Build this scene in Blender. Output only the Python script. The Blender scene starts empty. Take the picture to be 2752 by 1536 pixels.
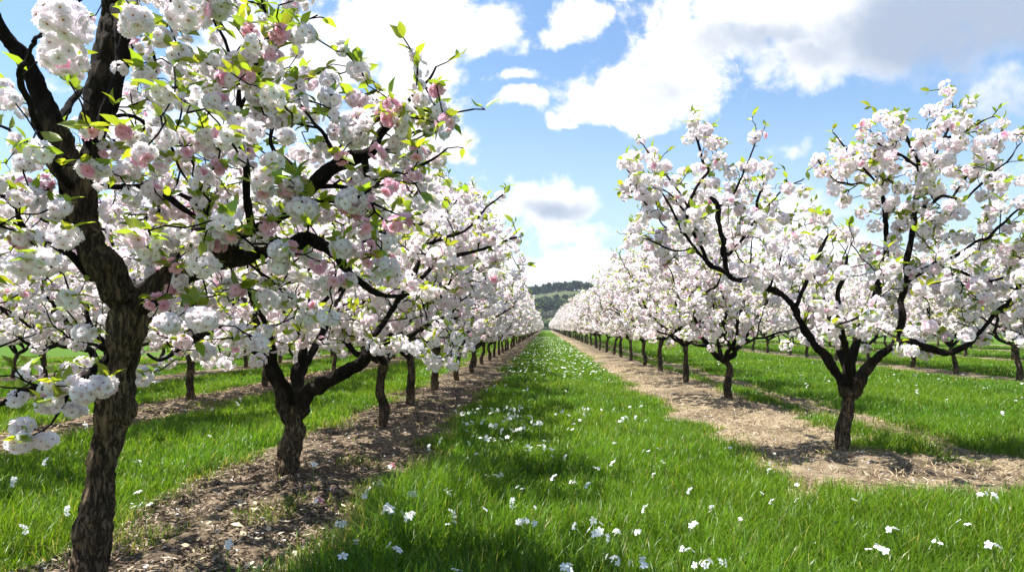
import bpy, math, random
import numpy as np
from mathutils import Vector

SEED = 11
rng = np.random.default_rng(SEED)
random.seed(SEED)
scene = bpy.context.scene
COL = scene.collection
D2R = math.radians

# ------------------------------------------------------------------ camera
EYE = 1.5
FPX, VPX, VPY = 667.0, 545.0, 327.0          # focal length and vanishing point in 1024 x 571 pixels
cam_d = bpy.data.cameras.new("camera")
cam = bpy.data.objects.new("camera", cam_d)
COL.objects.link(cam)
cam.location = (0, 0, EYE)
cam.rotation_euler = (D2R(90), 0, 0)
cam_d.sensor_width = 36
cam_d.lens = FPX / 1024 * 36
cam_d.shift_x = -(VPX - 512) / 1024
cam_d.shift_y = (VPY - 285.5) / 1024
cam_d.clip_start = 0.05
cam_d.clip_end = 5000
scene.camera = cam

# ------------------------------------------------------------------ sun, sky, exposure
SUN_EL, SUN_AZ = 66.0, -82.0                 # azimuth from +Y, negative = towards -X
sun_v = Vector((math.cos(D2R(SUN_EL)) * math.sin(D2R(SUN_AZ)),
                math.cos(D2R(SUN_EL)) * math.cos(D2R(SUN_AZ)), math.sin(D2R(SUN_EL))))
sd = bpy.data.lights.new("sun", 'SUN')
sd.energy = 4.6
sd.angle = D2R(0.5)
sd.color = (1.0, 0.965, 0.91)
sun = bpy.data.objects.new("sun", sd)
COL.objects.link(sun)
sun.rotation_euler = sun_v.to_track_quat('Z', 'Y').to_euler()
sun.location = (-10, 20, 40)

scene.view_settings.view_transform = 'Standard'
scene.view_settings.look = 'None'
scene.view_settings.exposure = 1.45
scene.view_settings.gamma = 1.0
scene.view_settings.use_curve_mapping = False
scene.render.engine = 'CYCLES'
cy = scene.cycles
cy.max_bounces = 10
cy.diffuse_bounces = 7
cy.glossy_bounces = 2
cy.transmission_bounces = 6
cy.transparent_max_bounces = 4
cy.caustics_reflective = False
cy.caustics_refractive = False
cy.sample_clamp_indirect = 6
cy.use_denoising = True
try:
    cy.denoiser = 'OPENIMAGEDENOISE'
except Exception:
    pass

SX, SY = 0.39752, 0.39708
def UV(X, Y):
    """direction of a point of the photograph as slopes (right, up)"""
    return (X * SX - VPX) / FPX, (VPY - Y * SY) / FPX
def P(X, Y, d):
    u, v = UV(X, Y)
    return np.array((u * d, d, EYE + v * d))


class NT:
    """small helper for node trees"""
    def __init__(self, tree):
        self.t = tree
        self.n = tree.nodes
        self.l = tree.links
    def new(self, kind, **kw):
        n = self.n.new(kind)
        for k, v in kw.items():
            setattr(n, k, v)
        return n
    def link(self, a, b):
        self.l.new(a, b)
    def val(self, sock, v):
        if hasattr(v, 'is_output') or isinstance(v, bpy.types.NodeSocket):
            self.l.new(v, sock)
        else:
            sock.default_value = v
    def math(self, op, a, b=None, c=None, clamp=False):
        n = self.n.new('ShaderNodeMath')
        n.operation = op
        n.use_clamp = clamp
        self.val(n.inputs[0], a)
        if b is not None:
            self.val(n.inputs[1], b)
        if c is not None:
            self.val(n.inputs[2], c)
        return n.outputs[0]
    def smooth(self, x, a, b, lo=0.0, hi=1.0):
        n = self.n.new('ShaderNodeMapRange')
        n.interpolation_type = 'SMOOTHSTEP'
        self.val(n.inputs['Value'], x)
        self.val(n.inputs['From Min'], a); self.val(n.inputs['From Max'], b)
        self.val(n.inputs['To Min'], lo); self.val(n.inputs['To Max'], hi)
        return n.outputs['Result']
    def mix(self, f, a, b, blend='MIX'):
        n = self.n.new('ShaderNodeMix')
        n.data_type = 'RGBA'
        n.blend_type = blend
        self.val(n.inputs['Factor'], f)
        self.val(n.inputs['A'] if False else n.inputs[6], a if not isinstance(a, tuple) else (*a, 1)[:4])
        self.val(n.inputs[7], b if not isinstance(b, tuple) else (*b, 1)[:4])
        return n.outputs[2]
    def noise(self, vec, scale, detail=4, rough=0.55, dist=0.0):
        n = self.n.new('ShaderNodeTexNoise')
        if vec is not None:
            self.l.new(vec, n.inputs['Vector'])
        n.inputs['Scale'].default_value = scale
        n.inputs['Detail'].default_value = detail
        n.inputs['Roughness'].default_value = rough
        n.inputs['Distortion'].default_value = dist
        return n.outputs['Fac']


# clouds: ellipses of sky directions  (X, Y, half width, half height, tilt in degrees, weight)
CLOUDS = [
    (1010, 40, 330, 120, 0, 1.0), (760, 110, 330, 170, 0, 0.9), (1060, 190, 130, 160, 20, 1.0), (980, 330, 190, 130, 0, 0.9),
    (620, 210, 300, 200, 0, 0.75), (330, 290, 200, 130, -20, 0.75), (1140, 360, 60, 60, 0, 0.8), (190, 190, 160, 60, 0, 0.5),
    (1440, 55, 95, 55, 10, 0.85), (1300, 45, 60, 22, 0, 0.45), (1570, 5, 60, 20, 0, 0.6),
    (1770, 120, 330, 150, 22, 1.0), (1560, 200, 200, 75, 25, 1.0), (1590, 275, 140, 60, 0, 1.0), (1300, 195, 90, 35, 0, 0.7),
    (1310, 270, 90, 38, 0, 0.9), (1400, 312, 55, 22, 0, 0.8), (2150, 100, 420, 150, 8, 1.15), (2080, 40, 500, 120, 0, 1.1), (2420, 70, 300, 150, 4, 1.15),
    (2520, 230, 270, 70, 12, 0.75), (2020, 375, 120, 28, 18, 0.45), (2150, 350, 80, 30, 10, 0.4),
    (1385, 520, 150, 92, 0, 1.05), (1850, 560, 420, 100, 0, .75), (2500, 430, 240, 70, 6, .6), (1250, 540, 160, 62, 8, 0.9), (1140, 520, 130, 70, 0, 0.9), (1450, 435, 35, 10, 0, 0.4),
    (800, 560, 700, 170, 0, 0.85), (1500, 600, 260, 50, 0, 0.7), (1720, 470, 200, 60, 10, 0.5), (2480, 460, 120, 50, 0, 0.45),
    (2000, 620, 460, 70, 0, 0.8), (1500, 690, 1800, 90, 0, 0.75), (-300, 450, 300, 250, 0, 0.7),
    (3200, 300, 300, 120, 0, 0.8), (-700, 0, 300, 250, 0, 0.8),
]
CLOUD_SHADE = [  # grey undersides
    (1890, 95, 190, 60, 8, 0.95), (2090, 130, 300, 75, 8, 0.85), (2380, 80, 420, 140, 6, 1.25), (2600, 60, 300, 130, 0, 1.2), (1600, 150, 120, 40, 20, 0.4), (1640, 250, 120, 30, 10, .35), (1440, 70, 60, 25, 0, .4), (1790, 175, 200, 45, 14, 0.5), (1400, 535, 125, 50, 0, 0.95),
    (2540, 260, 240, 60, 8, 0.6), (1510, 640, 300, 40, 0, 0.25), (2060, 660, 400, 50, 0, 0.2), (1200, 130, 60, 60, 0, 0.1),
]
world = bpy.data.worlds.new("World")
scene.world = world
world.use_nodes = True
w = NT(world.node_tree)
w.n.clear()
out = w.new('ShaderNodeOutputWorld')
bg = w.new('ShaderNodeBackground')
w.link(bg.outputs[0], out.inputs[0])
sky = w.new('ShaderNodeTexSky')
sky.sky_type = 'NISHITA'
sky.sun_disc = False
sky.sun_elevation = D2R(SUN_EL)
sky.sun_rotation = D2R(SUN_AZ)
sky.air_density = 1.3
sky.dust_density = 0.6
sky.ozone_density = 2.0
tc = w.new('ShaderNodeTexCoord')
sep = w.new('ShaderNodeSeparateXYZ')
w.link(tc.outputs['Generated'], sep.inputs[0])
ay = w.math('MAXIMUM', w.math('ABSOLUTE', sep.outputs['Y']), 0.12)
cu = w.math('DIVIDE', sep.outputs['X'], ay)
cv = w.math('DIVIDE', sep.outputs['Z'], ay)
comb = w.new('ShaderNodeCombineXYZ')
w.link(cu, comb.inputs[0]); w.link(cv, comb.inputs[1])
nz_lo = w.noise(comb.outputs[0], 3.2, 3, 0.5)
nz_hi = w.noise(comb.outputs[0], 9.0, 9, 0.62, 0.25)
warp = w.new('ShaderNodeTexNoise')
w.link(comb.outputs[0], warp.inputs['Vector'])
warp.inputs['Scale'].default_value = 7.0
warp.inputs['Detail'].default_value = 5
wv = w.new('ShaderNodeVectorMath', operation='SUBTRACT')
w.link(warp.outputs['Color'], wv.inputs[0]); wv.inputs[1].default_value = (0.5, 0.5, 0.5)
ws = w.new('ShaderNodeVectorMath', operation='SCALE')
w.link(wv.outputs[0], ws.inputs[0]); ws.inputs['Scale'].default_value = 0.13
wp = w.new('ShaderNodeVectorMath', operation='ADD')
w.link(comb.outputs[0], wp.inputs[0]); w.link(ws.outputs[0], wp.inputs[1])
def blob_field(items):
    tot = None
    for X, Y, hw, hh, tilt, wt in items:
        u, v = UV(X, Y)
        mp = w.new('ShaderNodeMapping', vector_type='TEXTURE')
        w.link(wp.outputs[0], mp.inputs['Vector'])
        mp.inputs['Location'].default_value = (u, v, 0)
        mp.inputs['Rotation'].default_value = (0, 0, D2R(tilt))
        mp.inputs['Scale'].default_value = (hw * SX / FPX, hh * SY / FPX, 1)
        ln = w.new('ShaderNodeVectorMath', operation='LENGTH')
        flat = w.new('ShaderNodeVectorMath', operation='MULTIPLY')
        w.link(mp.outputs[0], flat.inputs[0]); flat.inputs[1].default_value = (1, 1, 0)
        w.link(flat.outputs[0], ln.inputs[0])
        f = w.smooth(ln.outputs['Value'], 0.1, 1.6, wt, 0.0)
        tot = f if tot is None else w.math('MAXIMUM', tot, f)
    return tot
field = blob_field(CLOUDS)
nz_fine = w.noise(comb.outputs[0], 26.0, 8, 0.65, 0.4)
nsum0 = w.math('ADD', w.math('MULTIPLY', w.math('SUBTRACT', nz_hi, 0.5), 1.7), w.math('MULTIPLY', w.math('SUBTRACT', nz_lo, 0.5), 0.6))
nsum = w.math('ADD', nsum0, w.math('MULTIPLY', w.math('SUBTRACT', nz_fine, 0.5), 0.75))
dens = w.math('ADD', field, nsum)
soft = w.smooth(cu, 0.25, 0.62, 0.74, 1.15)
alpha = w.smooth(dens, 0.34, soft)
shade = w.math('ADD', blob_field(CLOUD_SHADE), w.math('MULTIPLY', w.math('SUBTRACT', nz_lo, 0.5), 0.7))
shade = w.math('ADD', shade, w.math('MULTIPLY', w.math('SUBTRACT', nz_hi, 0.5), 1.1))
shade = w.smooth(shade, 0.05, 1.15)
ccol = w.mix(shade, (0.46, 0.46, 0.465), (0.185, 0.22, 0.28))
skyx = w.new('ShaderNodeVectorMath', operation='SCALE')
w.link(sky.outputs[0], skyx.inputs[0]); skyx.inputs['Scale'].default_value = 0.066   # sky strength
skyt = w.mix(1.0, skyx.outputs[0], (0.86, 0.97, 1.08), 'MULTIPLY')
# pale air low over the land
low = w.smooth(cv, 0.0, 0.42, 0.62, 0.0)
skycol = w.mix(low, skyt, (0.29, 0.355, 0.40))
final = w.mix(alpha, skycol, ccol)
w.link(final, bg.inputs['Color'])
bg.inputs['Strength'].default_value = 1.0

# ------------------------------------------------------------------ maths helpers
def hash3(ix, iy, iz):
    n = (ix * 374761393 + iy * 668265263 + iz * 1442695041) & 0xFFFFFFFF
    n = (n ^ (n >> 13)) * 1274126177 & 0xFFFFFFFF
    n = n ^ (n >> 16)
    return (n & 0xFFFF) / 65535.0
def vnoise(p):
    p = np.asarray(p, dtype=np.float64)
    f = np.floor(p).astype(np.int64)
    t = p - f
    t = t * t * (3 - 2 * t)
    r = 0
    for dx in (0, 1):
        wx = t[:, 0] if dx else 1 - t[:, 0]
        for dy in (0, 1):
            wy = t[:, 1] if dy else 1 - t[:, 1]
            for dz in (0, 1):
                wz = t[:, 2] if dz else 1 - t[:, 2]
                r = r + hash3(f[:, 0] + dx, f[:, 1] + dy, f[:, 2] + dz) * wx * wy * wz
    return r
def noise2(x, y, s, seed=0):
    x = np.asarray(x, float); y = np.asarray(y, float)
    q = np.stack([x.ravel() * s + seed * 17.3, y.ravel() * s - seed * 9.1, np.full(x.size, seed * 3.7)], 1)
    return vnoise(q).reshape(x.shape)
def sstep(x, a, b):
    t = np.clip((x - a) / (b - a), 0, 1)
    return t * t * (3 - 2 * t)

def mesh_obj(name, verts, faces_list, mats, parent=None, mat_idx=None, cols=None, smooth=True, attr='Col'):
    """faces_list: list of (F,k) int arrays; mat_idx: list of arrays/ints matching; cols: (V,4) point colours"""
    me = bpy.data.meshes.new(name)
    verts = np.ascontiguousarray(verts, dtype=np.float32)
    me.vertices.add(len(verts))
    me.vertices.foreach_set('co', verts.ravel())
    fl = [f for f in faces_list if len(f)]
    nl = sum(f.size for f in fl)
    npoly = sum(len(f) for f in fl)
    me.loops.add(nl)
    me.polygons.add(npoly)
    me.loops.foreach_set('vertex_index', np.concatenate([f.ravel() for f in fl]).astype(np.int32))
    sizes = np.concatenate([np.full(len(f), f.shape[1]) for f in fl])
    starts = np.concatenate([[0], np.cumsum(sizes)[:-1]]).astype(np.int32)
    me.polygons.foreach_set('loop_start', starts)
    if mat_idx is not None:
        mi = np.concatenate([np.broadcast_to(np.asarray(m), (len(f),)) for f, m in zip(faces_list, mat_idx) if len(f)]).astype(np.int32)
        me.polygons.foreach_set('material_index', mi)
    me.polygons.foreach_set('use_smooth', np.full(npoly, smooth, dtype=bool))
    for m in mats:
        me.materials.append(m)
    if cols is not None:
        a = me.color_attributes.new(attr, 'FLOAT_COLOR', 'POINT')
        a.data.foreach_set('color', np.ascontiguousarray(cols, dtype=np.float32).ravel())
    me.update(calc_edges=True)
    me.validate(verbose=False)
    o = bpy.data.objects.new(name, me)
    COL.objects.link(o)
    if parent is not None:
        o.parent = parent
    return o

def empty(name, loc, label, cat, group=None):
    o = bpy.data.objects.new(name, None)
    COL.objects.link(o)
    o.location = [float(c) for c in loc]
    o.empty_display_size = 0.3
    tag(o, label, cat, group)
    return o
def tag(o, label=None, cat=None, group=None, kind=None):
    if label: o['label'] = label
    if cat: o['category'] = cat
    if group: o['group'] = group
    if kind: o['kind'] = kind
    return o
def copy_tree(root):
    r = root.copy(); COL.objects.link(r)
    for ch in root.children:
        c = ch.copy(); COL.objects.link(c); c.parent = r
        for g in ch.children:
            d = g.copy(); COL.objects.link(d); d.parent = c
    return r

# ------------------------------------------------------------------ materials
def material(name):
    m = bpy.data.materials.new(name)
    m.use_nodes = True
    t = NT(m.node_tree)
    t.n.clear()
    o = t.new('ShaderNodeOutputMaterial')
    return m, t, o

def mat_petal():
    m, t, o = material('petal')
    a = t.new('ShaderNodeAttribute', attribute_name='Col')
    df = t.new('ShaderNodeBsdfDiffuse'); tr = t.new('ShaderNodeBsdfTranslucent')
    t.link(a.outputs['Color'], df.inputs['Color'])
    t.link(a.outputs['Color'], tr.inputs['Color'])
    mx = t.new('ShaderNodeMixShader'); mx.inputs[0].default_value = 0.5
    t.link(df.outputs[0], mx.inputs[1]); t.link(tr.outputs[0], mx.inputs[2])
    t.link(mx.outputs[0], o.inputs[0])
    return m
def mat_leaf(name, base, trans, ft=0.5, gloss=0.08):
    m, t, o = material(name)
    a = t.new('ShaderNodeAttribute', attribute_name='Col')
    c1 = t.mix(1.0, base, a.outputs['Color'], 'MULTIPLY')
    c2 = t.mix(1.0, trans, a.outputs['Color'], 'MULTIPLY')
    df = t.new('ShaderNodeBsdfDiffuse'); tr = t.new('ShaderNodeBsdfTranslucent')
    t.link(c1, df.inputs['Color']); t.link(c2, tr.inputs['Color'])
    mx = t.new('ShaderNodeMixShader'); mx.inputs[0].default_value = ft
    t.link(df.outputs[0], mx.inputs[1]); t.link(tr.outputs[0], mx.inputs[2])
    gl = t.new('ShaderNodeBsdfGlossy'); gl.inputs['Roughness'].default_value = 0.35
    gl.inputs['Color'].default_value = (0.9, 0.9, 0.9, 1)
    mx2 = t.new('ShaderNodeMixShader')
    mx2.inputs[0].default_value = gloss
    t.link(mx.outputs[0], mx2.inputs[1]); t.link(gl.outputs[0], mx2.inputs[2])
    t.link(mx2.outputs[0], o.inputs[0])
    return m
def mat_bark():
    m, t, o = material('bark')
    a = t.new('ShaderNodeAttribute', attribute_name='Col')      # r = thickness of the wood, g = ridge height
    s = t.new('ShaderNodeSeparateColor'); t.link(a.outputs['Color'], s.inputs[0])
    tc = t.new('ShaderNodeTexCoord')
    mp = t.new('ShaderNodeMapping'); t.link(tc.outputs['Object'], mp.inputs['Vector'])
    mp.inputs['Scale'].default_value = (1, 1, 0.24)
    n1 = t.noise(mp.outputs[0], 42, 8, 0.65, 0.4)
    n2 = t.noise(mp.outputs[0], 9, 4, 0.6)
    n3 = t.noise(mp.outputs[0], 120, 4, 0.6)
    rg = t.math('ABSOLUTE', t.math('SUBTRACT', t.noise(mp.outputs[0], 26, 7, 0.66, 0.7), 0.5))
    young_shaded = t.mix(n2, (0.007, 0.0055, 0.005), (0.022, 0.016, 0.012))
    old_lit = t.mix(t.smooth(rg, 0.0, 0.12), (0.030, 0.022, 0.014), (0.25, 0.178, 0.108))
    old_lit = t.mix(t.smooth(n1, 0.5, 0.75, 0.0, 0.5), old_lit, (0.24, 0.185, 0.125))
    old_lit = t.mix(t.smooth(n2, 0.5, 0.8, 0.0, 0.6), old_lit, (0.035, 0.026, 0.017))
    old_lit = t.mix(t.smooth(n3, 0.64, 0.8, 0.0, 0.45), old_lit, (0.24, 0.20, 0.155))
    c = t.mix(s.outputs[0], young_shaded, old_lit)  # thin wood darker: partly young bark, mostly shade put into the colour
    c = t.mix(t.smooth(s.outputs[1], 0.62, 0.25, 0.0, 0.75), c, (0.009, 0.007, 0.005))
    p = t.new('ShaderNodeBsdfPrincipled')
    t.link(c, p.inputs['Base Color']); p.inputs['Roughness'].default_value = 0.85
    p.inputs['Specular IOR Level'].default_value = 0.10
    b = t.new('ShaderNodeBump'); b.inputs['Strength'].default_value = 0.9; b.inputs['Distance'].default_value = 0.02
    t.link(t.math('ADD', t.math('MULTIPLY', t.math('MINIMUM', rg, 0.15), 5.0), t.math('MULTIPLY', n3, 0.5)), b.inputs['Height'])
    t.link(b.outputs[0], p.inputs['Normal'])
    t.link(p.outputs[0], o.inputs[0])
    return m
def mat_plain(name, col, rough=0.8):
    m, t, o = material(name)
    p = t.new('ShaderNodeBsdfPrincipled')
    tc = t.new('ShaderNodeTexCoord')
    n = t.noise(tc.outputs['Object'], 60, 3)
    t.link(t.mix(n, tuple(c * 0.75 for c in col), tuple(min(1, c * 1.2) for c in col)), p.inputs['Base Color'])
    p.inputs['Roughness'].default_value = rough
    t.link(p.outputs[0], o.inputs[0])
    return m
def mat_vcol(name, rough=0.9, ft=0.0):
    m, t, o = material(name)
    a = t.new('ShaderNodeAttribute', attribute_name='Col')
    df = t.new('ShaderNodeBsdfDiffuse'); t.link(a.outputs['Color'], df.inputs['Color'])
    if ft > 0:
        tr = t.new('ShaderNodeBsdfTranslucent'); t.link(a.outputs['Color'], tr.inputs['Color'])
        mx = t.new('ShaderNodeMixShader'); mx.inputs[0].default_value = ft
        t.link(df.outputs[0], mx.inputs[1]); t.link(tr.outputs[0], mx.inputs[2])
        t.link(mx.outputs[0], o.inputs[0])
    else:
        t.link(df.outputs[0], o.inputs[0])
    return m
def mat_ground(name):
    """Col.r = share of bare soil, Col.g = pale straw cover, Col.b = dark mulch"""
    m, t, o = material(name)
    a = t.new('ShaderNodeAttribute', attribute_name='Col')
    s = t.new('ShaderNodeSeparateColor'); t.link(a.outputs['Color'], s.inputs[0])
    tc = t.new('ShaderNodeTexCoord')
    ob = tc.outputs['Object']
    n1 = t.noise(ob, 2.3, 5, 0.6); n2 = t.noise(ob, 14, 8, 0.68, 0.6); n3 = t.noise(ob, 70, 6, 0.65)
    soil = t.mix(t.smooth(n2, 0.33, 0.68), (0.055, 0.040, 0.027), (0.245, 0.185, 0.12))
    soil = t.mix(t.smooth(n3, 0.42, 0.7, 0.0, 0.6), soil, (0.31, 0.245, 0.165))
    soil = t.mix(t.math('MULTIPLY', s.outputs[1], t.smooth(n3, 0.35, 0.6)), soil, (0.34, 0.27, 0.17))
    soil = t.mix(t.math('MULTIPLY', s.outputs[2], t.smooth(n2, 0.58, 0.40)), soil, (0.036, 0.027, 0.019))
    n4 = t.noise(ob, 1.1, 4, 0.6)
    soil = t.mix(t.smooth(n4, 0.47, 0.66, 0.0, 0.62), soil, (0.085, 0.060, 0.040))
    turf = t.mix(n2, (0.030, 0.062, 0.008), (0.095, 0.18, 0.014))
    turf = t.mix(t.smooth(n1, 0.4, 0.7, 0.0, 0.5), turf, (0.055, 0.14, 0.010))
    f = t.smooth(t.math('ADD', s.outputs[0], t.math('MULTIPLY', t.math('SUBTRACT', n2, 0.5), 0.5)), 0.35, 0.6)
    c = t.mix(f, turf, soil)
    p = t.new('ShaderNodeBsdfPrincipled')
    t.link(c, p.inputs['Base Color']); p.inputs['Roughness'].default_value = 0.95
    p.inputs['Specular IOR Level'].default_value = 0.1
    b = t.new('ShaderNodeBump'); b.inputs['Strength'].default_value = 0.8; b.inputs['Distance'].default_value = 0.05
    t.link(t.math('ADD', n2, t.math('MULTIPLY', n3, 0.4)), b.inputs['Height'])
    t.link(b.outputs[0], p.inputs['Normal'])
    t.link(p.outputs[0], o.inputs[0])
    return m
def mat_hill():
    m, t, o = material('hill_fields')
    tc = t.new('ShaderNodeTexCoord'); ob = tc.outputs['Object']
    n1 = t.noise(ob, 0.02, 5, 0.6); n2 = t.noise(ob, 0.4, 5, 0.6)
    c = t.mix(t.smooth(n1, 0.35, 0.65), (0.045, 0.066, 0.032), (0.080, 0.088, 0.046))
    c = t.mix(t.smooth(n2, 0.4, 0.8, 0, 0.5), c, (0.06, 0.09, 0.03))
    df = t.new('ShaderNodeBsdfDiffuse'); t.link(c, df.inputs['Color'])
    t.link(df.outputs[0], o.inputs[0])
    return m

M_PETAL = mat_petal()
M_CENTRE = mat_plain('flower_centre', (0.42, 0.19, 0.03))
M_LEAF = mat_leaf('young_leaf', (0.19, 0.28, 0.022), (0.36, 0.46, 0.02), 0.5, 0.05)
M_BARK = mat_bark()
M_GRASS = mat_leaf('grass_blade', (0.098, 0.200, 0.012), (0.20, 0.375, 0.012), 0.45, 0.015)
M_GROUND = mat_ground('turf_and_soil')
M_LITTER = mat_vcol('dry_litter')
M_FOREST = mat_vcol('far_foliage')
M_HILL = mat_hill()
M_STEM = mat_leaf('flower_stem', (0.10, 0.20, 0.03), (0.10, 0.2, 0.02), 0.2, 0.05)
M_WHITE = mat_vcol('wildflower_petal', ft=0.35)

# ------------------------------------------------------------------ ground
STRIPS = [  # centre x, half width, nearest y
    (-2.36, 0.97, -30), (-6.9, 0.72, -30), (-11.2, 0.70, -30), (-15.5, 0.7, -30), (-19.8, 0.7, -30), (-24.2, 0.7, -30),
    (3.25, 1.08, 5.7), (5.05, 0.34, 5.9), (13.3, 0.8, -30), (21.5, 0.85, -30), (30.0, 0.85, -30), (38.5, 0.85, -30),
]
def soil_amount(x, y):
    x = np.asarray(x, float); y = np.asarray(y, float)
    e = (noise2(x, y, 1.1, 1) - 0.5) * 0.75 + (noise2(x, y, 3.6, 2) - 0.5) * 0.55
    s = np.zeros_like(x)
    for cx, hw, y0 in STRIPS:
        d = hw - np.abs(x - cx) + e
        if y0 > 0:
            yy = y0 + (x - 2.1) * -0.10
            d = np.minimum(d, (y - yy) * 0.8 + e * 1.5)
        s = np.maximum(s, sstep(d, -0.38, 0.42))
    # soil joining the strip and the narrow path near the first tree on the right
    d = np.minimum(1.5 - np.abs(x - 4.1), np.minimum((y - 5.75) * .8, (7.3 - y) * .8)) + e
    s = np.maximum(s, sstep(d, -0.2, 0.3))
    # grass tuft behind that tree
    d = 0.55 - np.hypot((x - 4.3) / 1.25, (y - 8.3) / 0.8) + e * 0.8
    s = s * (1 - 0.8 * sstep(d, -0.1, 0.4))
    return s
def ground_z(x, y):
    x = np.asarray(x, float); y = np.asarray(y, float)
    z = (noise2(x, y, 0.35, 5) - 0.5) * 0.08
    near = np.clip(1 - (np.hypot(x, y) - 25) / 20, 0, 1)
    z = z * near
    for cx, hw, y0 in STRIPS[:2]:
        z = z + 0.05 * np.exp(-((x - cx) / 0.6) ** 2) * near
    z = z + 0.04 * np.exp(-((x - 3.5) / 0.7) ** 2) * near * sstep(y, 5, 7)
    return z
xs = np.concatenate([np.linspace(-420, -45, 16)[:-1], np.arange(-45, -12, 0.3), np.arange(-12, 8, 0.07), np.arange(8, 45, 0.3), np.linspace(45, 420, 16)])
ys = np.concatenate([np.linspace(-60, 1.5, 12)[:-1], np.arange(1.5, 14, 0.07), 14 * 1.018 ** np.arange(0, 182)])
ys = ys[ys < 360]
GX, GY = np.meshgrid(xs, ys)
S = soil_amount(GX, GY)
micro = (noise2(GX, GY, 4.5, 7) - 0.5) * 0.075 + (noise2(GX, GY, 12, 8) - 0.5) * 0.05
nearf = np.clip(1 - (np.hypot(GX, GY) - 12) / 8, 0, 1)
GZ = ground_z(GX, GY) + micro * S * nearf
nx, ny = len(xs), len(ys)
idx = np.arange(nx * ny).reshape(ny, nx)
quads = np.stack([idx[:-1, :-1], idx[:-1, 1:], idx[1:, 1:], idx[1:, :-1]], -1).reshape(-1, 4)
straw = sstep(GX, 1.0, 2.5) * sstep(noise2(GX, GY, 0.9, 4), 0.15, 0.6)
mulch = (1 - sstep(GX, -1.0, 0.5)) * sstep(noise2(GX, GY, 0.9, 3), 0.25, 0.6)
mulch = np.maximum(mulch, 0.5 * sstep(noise2(GX, GY, 0.7, 6), 0.55, 0.75))
cols = np.stack([S, straw, mulch, np.ones_like(S)], -1).reshape(-1, 4)
gv = np.stack([GX, GY, GZ], -1).reshape(-1, 3)
ground = mesh_obj('ground', gv, [quads], [M_GROUND], cols=cols)
tag(ground, kind='structure')
# bare strips under the tree rows: sheets just above the ground, cut from the same grid
Sf = S.reshape(-1)
fq = Sf[quads].max(1) > 0.35
for cx, hw, y0 in STRIPS:
    fx = gv[quads[:, 0], 0]
    sel = fq & (np.abs(fx - cx) < (hw + 0.9 if cx != 3.25 else hw + 0.55))
    if cx == 5.05:
        sel = fq & (fx >= 3.25 + 1.63) & (fx < 6.4)
    if cx == 3.25:
        sel = fq & (fx >= 1.3) & (fx < 3.25 + 1.63)
    q = quads[sel]
    if not len(q):
        continue
    u, inv = np.unique(q, return_inverse=True)
    v = gv[u].copy(); v[:, 2] += 0.004
    so = mesh_obj('soil_path', v, [inv.reshape(-1, 4)], [M_GROUND], cols=cols[u])
    tag(so, kind='structure')

# ------------------------------------------------------------------ grass
def blades(px, py, h, wd, lean, segs, col):
    n = len(px)
    th = rng.uniform(0, 2 * np.pi, n)
    dirx, diry = np.cos(th), np.sin(th)
    fx, fy = -diry, dirx                                  # blade width direction
    rot = rng.uniform(-0.6, 0.6, n)
    wx = fx * np.cos(rot) + dirx * np.sin(rot); wy = fy * np.cos(rot) + diry * np.sin(rot)
    z0 = ground_z(px, py) - 0.01
    V = []; C = []
    for s in range(segs + 1):
        tt = s / segs
        off = lean * h * tt ** 1.8
        zz = z0 + h * (tt - 0.45 * lean * tt * tt)
        cx_, cy_ = px + dirx * off, py + diry * off
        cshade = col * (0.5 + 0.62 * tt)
        if s < segs:
            ww = wd * (1 - 0.55 * tt)
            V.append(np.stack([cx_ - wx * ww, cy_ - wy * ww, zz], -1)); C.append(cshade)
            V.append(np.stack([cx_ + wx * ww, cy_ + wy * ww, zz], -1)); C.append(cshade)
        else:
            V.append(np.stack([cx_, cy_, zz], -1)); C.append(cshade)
    K = 2 * segs + 1
    V = np.stack(V, 1).reshape(-1, 3)
    C = np.concatenate([np.stack(C, 1).reshape(-1, 3), np.ones((n * K, 1))], 1)
    b = (np.arange(n) * K)[:, None]
    Q = [np.stack([b[:, 0] + 2 * s, b[:, 0] + 2 * s + 1, b[:, 0] + 2 * s + 3, b[:, 0] + 2 * s + 2], -1) for s in range(segs - 1)]
    Q = np.concatenate(Q) if Q else np.zeros((0, 4), int)
    T = np.stack([b[:, 0] + 2 * segs - 2, b[:, 0] + 2 * segs - 1, b[:, 0] + 2 * segs], -1)
    return V, Q, T, C
def scatter(y0, y1, density, xmin=-60, xmax=60):
    """points on the ground inside the view (with a margin), uniform per square metre"""
    xl = lambda y: np.maximum(-0.86 * y - 1.6, xmin)
    xr = lambda y: np.minimum(0.76 * y + 1.6, xmax)
    area = (xr(y1) - xl(y1) + xr(y0) - xl(y0)) / 2 * (y1 - y0)
    n = int(area * density * 1.25)
    y = rng.uniform(y0, y1, n)
    x = rng.uniform(xl(y1), xr(y1), n)
    k = (x > xl(y)) & (x < xr(y))
    return x[k], y[k]
GV = []; GQ = []; GT = []; GC = []; goff = 0
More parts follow.
